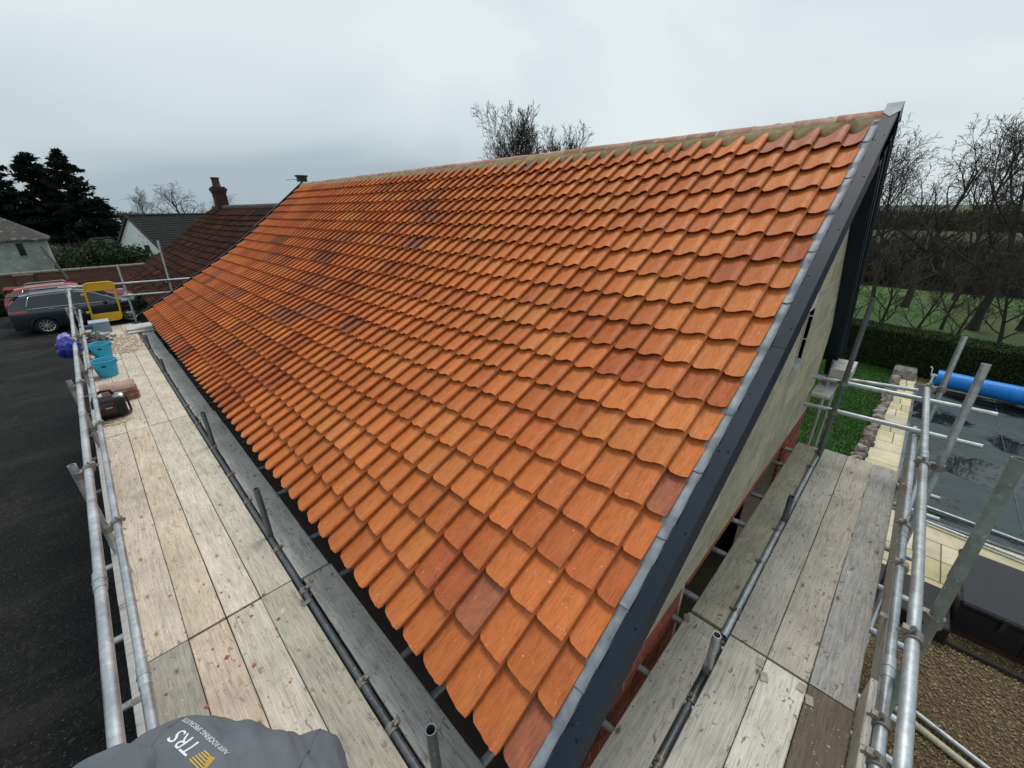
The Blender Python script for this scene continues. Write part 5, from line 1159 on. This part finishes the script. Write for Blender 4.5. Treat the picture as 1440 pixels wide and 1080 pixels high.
# gravel
MT['gravel'] = mat('gravel_base', (.115, .085, .042), .95, var=.45, scale=25, world=True, bump=.8, bscale=60, bdist=.02)
sheet('gravel_bed', .9, 5.95, -9, .60, .006, MT['gravel'], 8, 8, .01)
rr = random.Random(77); V, F, C = [], [], []
tones = [(.20, .14, .06), (.15, .10, .042), (.25, .185, .09), (.10, .065, .03), (.30, .25, .17), (.18, .12, .045)]
for k in range(30000):
    x, y = rr.uniform(2.3, 5.93), -.3 - 2.3 * rr.random() ** 1.1
    if k % 9 == 0: x, y = rr.uniform(1.0, 5.6), rr.uniform(-.6, .5)
    s = rr.uniform(.005, .014); a = rr.uniform(0, 6.28); ca, sa = math.cos(a), math.sin(a); o = len(V); z = .012 + rr.uniform(0, .012); e1, e2, e3 = s * rr.uniform(.8, 1.4), s * rr.uniform(.6, 1), s * rr.uniform(.4, .7)
    for d in ((e1, 0, 0), (-e1, 0, 0), (0, e2, 0), (0, -e2, 0), (0, 0, e3), (0, 0, -e3)): V.append((x + ca * d[0] - sa * d[1], y + sa * d[0] + ca * d[1], z + d[2]))
    F += [tuple(o + i for i in f) for f in ((0, 2, 4), (2, 1, 4), (1, 3, 4), (3, 0, 4), (2, 0, 5), (1, 2, 5), (3, 1, 5), (0, 3, 5))]; c = rr.choice(tones); C += [c] * 6
def attmat(name, rough=.8):
    m, t, p = nodes(name); g = N(t); a = g.n('ShaderNodeAttribute', attribute_name='tint'); c = g.mix(1.0, a.outputs['Color'], g.ramp(g.noise(g.coord(world=True), 80, 3), [(.3, .7), (.7, 1.25)]), 'MULTIPLY'); g.l(c, p.inputs['Base Color']); p.inputs['Roughness'].default_value = rough; return m
o = stuff_mesh('gravel', V, F, [(0, 0)] * len(V), C, attmat('pebble'), None); o['kind'] = 'stuff'; tag(o, 'brown and cream pebble gravel below the gable scaffold', 'gravel')
o = MB().bevbox((5.72, -2.8, .03), (.05, 4.6, .07), .01).build('gravel_kerb', mat('kerb_timber', (.03, .025, .02), .9)); tag(o, 'thin dark timber edging strip between gravel and spa', 'edging')
# loose tubes on the ground
def loose(p0, p1, m, lab, r=TR):
    p0, p1 = Vector(p0), Vector(p1); o = MB().tube(p0, p1, r, 12, hollow=.004).build('loose_tube', MT[m], None, smooth=50, origin=tuple((p0 + p1) / 2)); tag(o, lab, 'pole', 'loose scaffold tubes on the ground')
loose((8.16, -.95, .08), (7.92, -3.4, .08), 'galv', 'galvanised tube lying along the near edge of the pool'); loose((8.62, -1.0, .085), (8.45, -3.4, .085), 'galv', 'galvanised tube resting on the pool cover')
loose((4.55, -.95, .06), (4.05, -2.6, .06), 'galv', 'galvanised tube lying on the gravel')
o = MB().tube((4.42, -.95, .05), (3.92, -2.6, .05), .03, 12).build('timber_pole', mat('pale_pole', (.45, .41, .31), .8, var=.25, stretch=(.5, 6, 6)), None, smooth=50, origin=(4.17, -1.8, .05)); tag(o, 'pale timber pole lying beside the tube on the gravel', 'pole')
# back eaves: gutter ends and short lift of boards seen past the gable corner
bk = empty('rear_lift', (6.7, .4, 0)); tag(bk, 'short rear scaffold lift with pale board ends beyond the gable corner', 'scaffold')
for k in range(4): o = MB().bevbox((6.62 + .0 * k, .40, 2.62 + .04 * k), (.5, .22, .037), .004).build('board_end', MT['whiteish'], bk)
MB().bevbox((6.45, .50, 2.48), (.9, .2, .037), .004).build('board_end', MT['whiteish'], bk)
tube('standard', bk, (6.42, .50, 0), (6.42, .50, 2.85), 'galv'); tube('transom', bk, (6.5, .75, 2.58), (6.75, -.35, 2.58), 'galv'); tube('transom', bk, (6.36, .52, 2.40), (6.9, .45, 2.40), 'galv'); tube('standard', bk, (6.9, .45, 0), (6.9, .45, 2.72), 'galv'); coupler(bk, (6.42, .5, 2.40), (0, 0, 1))

# ================================================================== TREES, HEDGES AND FAR WOODLAND
MT['bark'] = mat('bark', (.045, .039, .031), .95, var=.35, scale=6, stretch=(3, 3, .6), bump=.5, bscale=20, spots=[(4, .58, .7, (.05, .065, .03))])
MT['twig'] = mat('twig', (.050, .042, .035), .95, var=.3, scale=3)
def bare_tree(seed, H, tr, spread=.62, upb=.35, first=.22, counts=(13, 8, 6, 4), lens=(.52, .50, .48, .5), nl=4, rmin=.0055):
    """returns two MB: trunk with limbs, and fine branches"""
    r = random.Random(seed); T, B = MB(), MB()
    def ring_path(mb, pts, rads, n):
        P = []; a = None
        for k, p in enumerate(pts):
            d = (pts[min(k + 1, len(pts) - 1)] - pts[max(k - 1, 0)])
            d = d.normalized() if d.length > 1e-6 else Vector((0, 0, 1))
            a = d.orthogonal().normalized() if a is None else (a - d * a.dot(d)).normalized()
            b = d.cross(a); rr = rads[k]
            for i in range(n): P.append(p + (a * math.cos(6.2832 * i / n) + b * math.sin(6.2832 * i / n)) * rr)
        mb.add(P, [(k * n + i, k * n + (i + 1) % n, (k + 1) * n + (i + 1) % n, (k + 1) * n + i) for k in range(len(pts) - 1) for i in range(n)])
    def grow(p, d, L, rad, lv):
        ns = (9, 6, 4, 3, 2)[lv]; n = (9, 6, 4, 3, 3)[lv]; pts = [p.copy()]; rads = [rad]
        for k in range(ns):
            wob = (.05, .13, .15, .13, .10)[lv]
            d = (d + Vector((r.gauss(0, wob), r.gauss(0, wob), r.gauss(0, wob * .6) + upb * (.0, .10, .09, .05, .04)[lv]))).normalized()
            p = p + d * (L / ns); pts.append(p.copy()); rads.append(max(rmin, rad * (1 - .78 * (k + 1) / ns)))
        if lv == 0: rads[0] *= 1.25
        ring_path(T if lv <= 1 else B, pts, rads, n)
        if lv >= nl: return
        cnt = counts[lv]; cnt = max(2, int(cnt * r.uniform(.8, 1.25)))
        for c in range(cnt):
            f = (first if lv == 0 else .18) + (1 - (first if lv == 0 else .18)) * ((c + r.random()) / cnt); f = min(.99, f)
            q = f * ns; i = min(ns - 1, int(q)); fr = q - i; bp = pts[i].lerp(pts[i + 1], fr); bd = (pts[i + 1] - pts[i]).normalized(); br = (rads[i] * (1 - fr) + rads[i + 1] * fr)
            az = c * 2.4 + r.uniform(-.5, .5); o1 = bd.orthogonal().normalized(); o2 = bd.cross(o1); out = o1 * math.cos(az) + o2 * math.sin(az)
            sp = spread * r.uniform(.7, 1.3) * (1.25 - .5 * f if lv == 0 else 1); nd = (bd * math.cos(sp) + out * math.sin(sp)).normalized()
            l2 = L * lens[lv] * (1.15 - .62 * f if lv == 0 else 1.05 - .45 * f) * r.uniform(.75, 1.2)
            grow(bp, nd, l2, max(.006, min(br * .62, rad * .5)), lv + 1)
    grow(Vector((0, 0, -.1)), Vector((0, 0, 1)), H, tr, 0)
    return T, B
def tree_proto(seed, H, tr, **k):
    T, B = bare_tree(seed, H, tr, **k)
    t = T.build('trunk', MT['bark'], None, smooth=60, fix=False); b = B.build('crown', MT['twig'], None, fix=False)
    tm, bm_ = t.data, b.data; bpy.data.objects.remove(t); bpy.data.objects.remove(b); return tm, bm_
def fit(p, H, W):
    zs = [v.co.z for m_ in p for v in m_.vertices]; xs_ = [v.co.x for m_ in p for v in m_.vertices]; w = (max(xs_) - min(xs_)); return (W / w, W / w, H / max(zs))
def plant_tree(pr_, loc, rz, sc_, lab, group='bare winter trees', name='bare_tree'):
    r = empty(name, loc); tag(r, lab, 'tree', group)
    a = link('trunk', pr_[0]); b = link('crown', pr_[1])
    for o in (a, b): o.parent = r
    r.rotation_euler = (0, 0, rz); r.scale = (sc_, sc_, sc_) if not isinstance(sc_, tuple) else sc_
    return r
pA = tree_proto(11, 5.6, .14, spread=.85, upb=.55, first=.30, counts=(14, 8, 6, 3), lens=(.60, .52, .50, .62), rmin=.006)
pB = tree_proto(23, 6.2, .10, spread=.62, upb=.8, first=.30, counts=(16, 8, 6, 3), lens=(.52, .50, .50, .62), rmin=.006)
pC = tree_proto(37, 6.5, .09, spread=.62, upb=.9, first=.12, counts=(14, 8, 6, 4))
pD = tree_proto(58, 5.0, .13, spread=.60, upb=.75, first=.22, counts=(24, 12, 8, 3), lens=(.78, .46, .48, .6), rmin=.007)
plant_tree(pA, (24.3, -2.05, 0), .3, (1.15, 1.15, 1.05), 'stout bare tree with thick leaning trunk just behind the clipped hedge')
plant_tree(pC, (23.6, -1.15, 0), 1.3, .62, 'slender bare tree left of the stout one behind the hedge')
plant_tree(pB, (26.0, 1.3, 0), 2.1, .98, 'tall bare tree nearest the bargeboard on the right')
plant_tree(pA, (28.0, .2, 0), 2.6, 1.1, 'spreading bare tree between the tall one and the stout one')
plant_tree(pB, (25.6, -3.4, 0), 4.0, 1.05, 'bare tree at the right edge of the picture')
plant_tree(pA, (31.5, 2.6, 0), 5.1, 1.2, 'bare tree deep behind the bargeboard peak')
plant_tree(pB, (31.5, -1.6, 0), .9, 1.2, 'bare tree beyond the green field on the right')
plant_tree(pA, (23.2, -4.0, 0), 3.6, .72, 'low crooked bare tree overhanging the hedge at the right edge')
plant_tree(pD, (30, 28.3, 0), 1.0, fit(pD, 13.0, 11.5), 'tall bare tree rising behind the middle of the ridge')
plant_tree(pD, (30.5, 25.2, 0), 3.0, fit(pD, 11.2, 9.0), 'bare tree right beside the tall one behind the ridge')
plant_tree(pD, (30, 22.3, 0), 5.0, fit(pD, 9.6, 5.5), 'small bare tree at the right of the pair behind the ridge')
plant_tree(pA, (11.2, 70, 0), .2, (1.9, 1.9, 1.12), 'wide bare tree behind the brick chimney')
plant_tree(pB, (7.0, 72, 0), 2.2, .95, 'smaller bare tree left of the chimney')
plant_tree(pA, (16.5, 78, 0), 4.2, (1.4, 1.4, 1.0), 'bare tree right of the chimney above the old ridge')
plant_tree(pC, (5.2, 60, 0), 1.2, .6, 'thin bare sapling beside the white cottage')
# bushy scrub behind the hedge
for k, (x, y, s) in enumerate(((20.5, .6, .42), (20.8, -.4, .36), (20.4, -1.4, .34), (20.6, -3.2, .5), (20.9, -2.5, .45), (20.3, 1.5, .4))):
    plant_tree(pC, (x, y, 0), k * 1.1, (s * 1.6, s * 1.6, s), ['scrubby bare shrub behind the hedge nearest the building', 'scrubby bare shrub, second along behind the hedge', 'scrubby bare shrub left of the slender tree', 'scrubby bare shrub at the far right behind the hedge', 'scrubby bare shrub right of the stout trunk', 'scrubby bare shrub hidden by the gable end'][k], 'bare shrubs behind the hedge', 'bare_shrub')

def leafquads(n, posfn, size, seed=1, nrm=None):
    r = random.Random(seed); V, F = [], []
    for k in range(n):
        p = posfn(r); d = Vector((r.gauss(0, 1), r.gauss(0, 1), r.gauss(0, 1))).normalized(); a = d.orthogonal().normalized() * size * r.uniform(.6, 1.3); b = d.cross(a).normalized() * size * r.uniform(.35, .7)
        o = 4 * k; V += [p - a, p + b, p + a, p - b]; F.append((o, o + 1, o + 2, o + 3))
    return MB().add(V, F)
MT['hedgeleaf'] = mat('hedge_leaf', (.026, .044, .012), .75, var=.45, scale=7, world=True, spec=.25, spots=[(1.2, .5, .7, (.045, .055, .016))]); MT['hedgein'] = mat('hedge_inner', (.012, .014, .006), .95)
hg = empty('clipped_hedge', (17.5, -1, 0)); tag(hg, 'long clipped green hedge at the end of the lawn', 'hedge')
H0, H1, HWd, HH = Vector((17.75, 3.5, 0)), Vector((15.3, -7.2, 0)), .45, 1.16
hd_ = (H1 - H0); HLn = hd_.length; hd_.normalize(); hp_ = Vector((-hd_.y, hd_.x, 0)); hp_ = hp_ if hp_.x < 0 else -hp_
def hpos(r):
    s = r.uniform(0, HLn); c = r.random()
    z = HH + .04 * noise.noise((s * .8, 0, 0)) + .02 * noise.noise((s * 3, 0, 0))
    if c < .55: return H0 + hd_ * s + hp_ * (HWd + .03 * noise.noise((s * 2, 0, 5)) + r.gauss(0, .02)) + Vector((0, 0, r.random() * z))
    return H0 + hd_ * s + hp_ * r.uniform(-HWd, HWd) + Vector((0, 0, z + r.gauss(0, .018)))
leafquads(52000, hpos, .028, 5).build('foliage', MT['hedgeleaf'], hg, fix=False)
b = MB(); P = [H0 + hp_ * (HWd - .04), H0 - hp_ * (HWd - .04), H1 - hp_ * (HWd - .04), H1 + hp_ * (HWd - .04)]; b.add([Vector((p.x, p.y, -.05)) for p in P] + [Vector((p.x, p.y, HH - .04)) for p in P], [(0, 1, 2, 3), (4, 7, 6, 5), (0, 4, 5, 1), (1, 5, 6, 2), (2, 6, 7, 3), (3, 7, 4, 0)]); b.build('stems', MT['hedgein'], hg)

def bush(name, c, rad, n, size, m, lab, cat='bush', group=None, seed=1, inner=True):
    r_ = empty(name, (c[0], c[1], 0)); tag(r_, lab, cat, group)
    def pos(r):
        d = Vector((r.gauss(0, 1), r.gauss(0, 1), r.gauss(0, 1))).normalized(); q = (.72 + .28 * r.random() ** .6) * (1 + .35 * noise.noise(d * 2.1 + Vector((seed, 0, 0))) + .15 * noise.noise(d * 6))
        return Vector((c[0] + d.x * rad[0] * q, c[1] + d.y * rad[1] * q, max(.0, c[2] + d.z * rad[2] * q)))
    leafquads(n, pos, size, seed).build('foliage', m, r_, fix=False)
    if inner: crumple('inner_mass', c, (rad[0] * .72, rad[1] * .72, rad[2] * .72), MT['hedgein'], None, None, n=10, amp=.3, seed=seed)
    for o in list(col.objects):
        if o.name.startswith('inner_mass') and o.parent is None: child(o, r_)
    MB().path([(c[0], c[1], 0), (c[0] + .05, c[1], c[2] * .6), (c[0], c[1], c[2])], [.08, .06, .03], 6).build('stem', MT['bark'], r_)
    return r_
MT['laurel'] = mat('evergreen_leaf', (.022, .042, .012), .7, var=.5, scale=1.2, world=True, spec=.3, spots=[(.9, .55, .7, (.045, .065, .018))]); MT['conif'] = mat('conifer_needle', (.016, .027, .017), .9, var=.5, scale=1.0, world=True, spec=.1); MT['darkivy'] = mat('dark_leaf', (.010, .016, .007), .8, var=.5, scale=2, world=True)
bush('evergreen_bush', (-.2, 39.5, 1.2), (1.2, 1.0, 1.3), 2600, .10, MT['laurel'], 'rounded evergreen bush behind the brick wall near the barn', seed=2)
bush('evergreen_bush', (1.2, 39.8, 1.45), (1.4, 1.1, 1.5), 3200, .10, MT['laurel'], 'largest evergreen bush behind the middle of the brick wall', seed=3)
bush('evergreen_bush', (2.7, 40.0, 1.3), (1.1, 1.0, 1.2), 2600, .10, MT['laurel'], 'evergreen bush touching the white cottage gable', seed=4)
bush('evergreen_bush', (3.0, 36.0, .9), (1.1, .9, 1.0), 2000, .08, MT['darkivy'], 'dark bush at the right end of the brick wall', seed=5)
bush('low_hedge', (-3.6, 32.4, .4), (2.4, .6, .75), 2600, .08, MT['darkivy'], 'dark low hedge in front of the brick wall at left edge', seed=6)
bush('pale_shrub', (1.9, 17.2, 1.3), (.45, .5, .55), 420, .05, mat('pale_seed', (.34, .31, .25), .9, var=.5, scale=8), 'pale dried climber on the dark wall under the old eaves', seed=7, inner=False)
bush('dark_climber', (1.25, 19.5, 1.0), (.35, 3.6, 1.0), 2600, .07, MT['darkivy'], 'dark climbing shrub along the old house wall', seed=8)

def conifer(seed, H, R, n_wh, base=.12, droop=.25, name=None, irr=.3, sz=.16):
    r = random.Random(seed); T, B = MB(), MB(); T.path([(0, 0, -.1), (r.uniform(-.1, .1), 0, H * .5), (0, 0, H)], [H * .022, H * .013, .015], 7)
    for k in range(n_wh):
        f = base + (1 - base) * (k / n_wh); z = H * f; L = R * (1 - f) ** .75 * (1 + irr * r.uniform(-1, 1)) + .12
        for q in range(r.randint(4, 6)):
            a = r.uniform(0, 6.28); l = L * r.uniform(.65, 1.1); d = Vector((math.cos(a), math.sin(a), 0)); tip = d * l + Vector((0, 0, z - droop * l + .25 * l * max(0, f - .3))); p0_ = Vector((0, 0, z))
            T.path([p0_, p0_.lerp(tip, .5) + Vector((0, 0, -.04 * l)), tip + Vector((0, 0, .05 * l))], [.02 + .012 * l, .014, .006], 4)
            m_ = int(10 + l * 22)
            for i in range(m_):
                t_ = (.12 + .88 * (i + r.random()) / m_); c = p0_.lerp(tip, t_) + Vector((0, 0, -.04 * l * math.sin(3.14 * t_) + .05 * l * t_)) + Vector((r.gauss(0, .07), r.gauss(0, .07), r.gauss(-.03, .05))) * (1 + l * .35)
                s = sz * r.uniform(.6, 1.35); v = (d * r.uniform(.2, 1) + Vector((r.gauss(0, .6), r.gauss(0, .6), r.gauss(-.15, .4)))).normalized(); w = v.orthogonal().normalized() * s * .28
                B.add([c - v * s * .4 - w, c - v * s * .4 + w, c + v * s], [(0, 1, 2)]); w2 = v.cross(w).normalized() * s * .28; B.add([c - v * s * .4 - w2, c - v * s * .4 + w2, c + v * s * .9], [(0, 1, 2)])
    t = T.build('trunk', MT['bark'], None, fix=False); b = B.build('crown', MT['conif'], None, fix=False); tm, bm_ = t.data, b.data; bpy.data.objects.remove(t); bpy.data.objects.remove(b); return tm, bm_
cA = conifer(3, 10.2, 3.9, 34, base=.16, droop=.16, irr=.35, sz=.30)
cB = conifer(9, 9.0, 3.4, 26, base=.22, droop=.05, irr=.25, sz=.34)
plant_tree(cA, (1.2, 60, 0), .4, (1.02, 1.02, 1.0), 'tall dark spruce with a pointed top behind the brick wall', 'dark conifers on the left', 'conifer_tree')
plant_tree(cB, (-1.0, 62, 0), 1.7, (1.15, 1.15, 1.10), 'dark pine immediately left of the pointed spruce', 'dark conifers on the left', 'conifer_tree')
plant_tree(cB, (-3.4, 61, 0), 3.1, (1.25, 1.25, 1.10), 'dark pine at the left edge behind the barn', 'dark conifers on the left', 'conifer_tree')
plant_tree(cB, (-5.6, 64, 0), 5.0, (1.3, 1.3, 1.15), 'dark pine partly cut by the left edge of the picture', 'dark conifers on the left', 'conifer_tree')
plant_tree(cA, (3.0, 66, 0), 2.2, (.8, .8, .62), 'shorter dark conifer right of the pointed spruce', 'dark conifers on the left', 'conifer_tree')

# far woodland and thickets: nobody could count these stems
def thicket(name, n, posfn, hfn, m, lab, w=.05, seed=4):
    r = random.Random(seed); V, F = [], []
    for k in range(n):
        x, y = posfn(r); H = hfn(x, y) * r.uniform(.1, 1.0); z0 = max(0, H - r.uniform(.5, 2.0)); a = r.uniform(0, 6.28); lx, ly = math.cos(a) * r.uniform(.1, .7), math.sin(a) * r.uniform(.1, .7); ww = w * r.uniform(.4, 1.3); o = len(V)
        px_, py_ = -math.sin(a), math.cos(a)
        V += [(x - px_ * ww, y - py_ * ww, z0), (x + px_ * ww, y + py_ * ww, z0), (x + lx, y + ly, H)]; F.append((o, o + 1, o + 2))
    o = MB().add(V, F).build(name, m, fix=False); o['kind'] = 'stuff'; tag(o, lab, 'woodland'); return o
MT['thicket'] = mat('thicket_twigs', (.055, .045, .033), .95, var=.5, scale=.8, world=True)
thicket('woodland', 56000, lambda r: (34.5 + 16 * r.random(), r.uniform(-14, 18)), lambda x, y: 2.2 + 1.3 * noise.noise((x * .3, y * .35, 0)) + .8 * noise.noise((x * .9, y * 1.1, 3)), MT['thicket'], 'dark brown leafless woodland beyond the field on the right', .06, 4)
thicket('far_treeline', 42000, lambda r: (r.uniform(-60, 130), 135 + 12 * r.random()), lambda x, y: 4.6 + 1.2 * noise.noise((x * .07, y * .1, 1)), MT['thicket'], 'low dark line of far trees along the horizon on the left', .25, 5)
thicket('right_treeline', 26000, lambda r: (110 + 14 * r.random(), r.uniform(-90, 130)), lambda x, y: 3.6 + 1.0 * noise.noise((x * .07, y * .07, 1)), MT['thicket'], 'far dark tree line beyond the woodland on the right', .25, 6)
thicket('hedge_thicket', 9000, lambda r: (r.uniform(-9, 9), 52 + 5 * r.random()), lambda x, y: 2.3 + .8 * noise.noise((x * .4, y * .4, 1)), MT['thicket'], 'tangled brown hedgerow beneath the conifers', .06, 7)
sheet('garden_grass', -12, 9, 34.3, 52, -.02, MT['field'], 8, 8, .05)
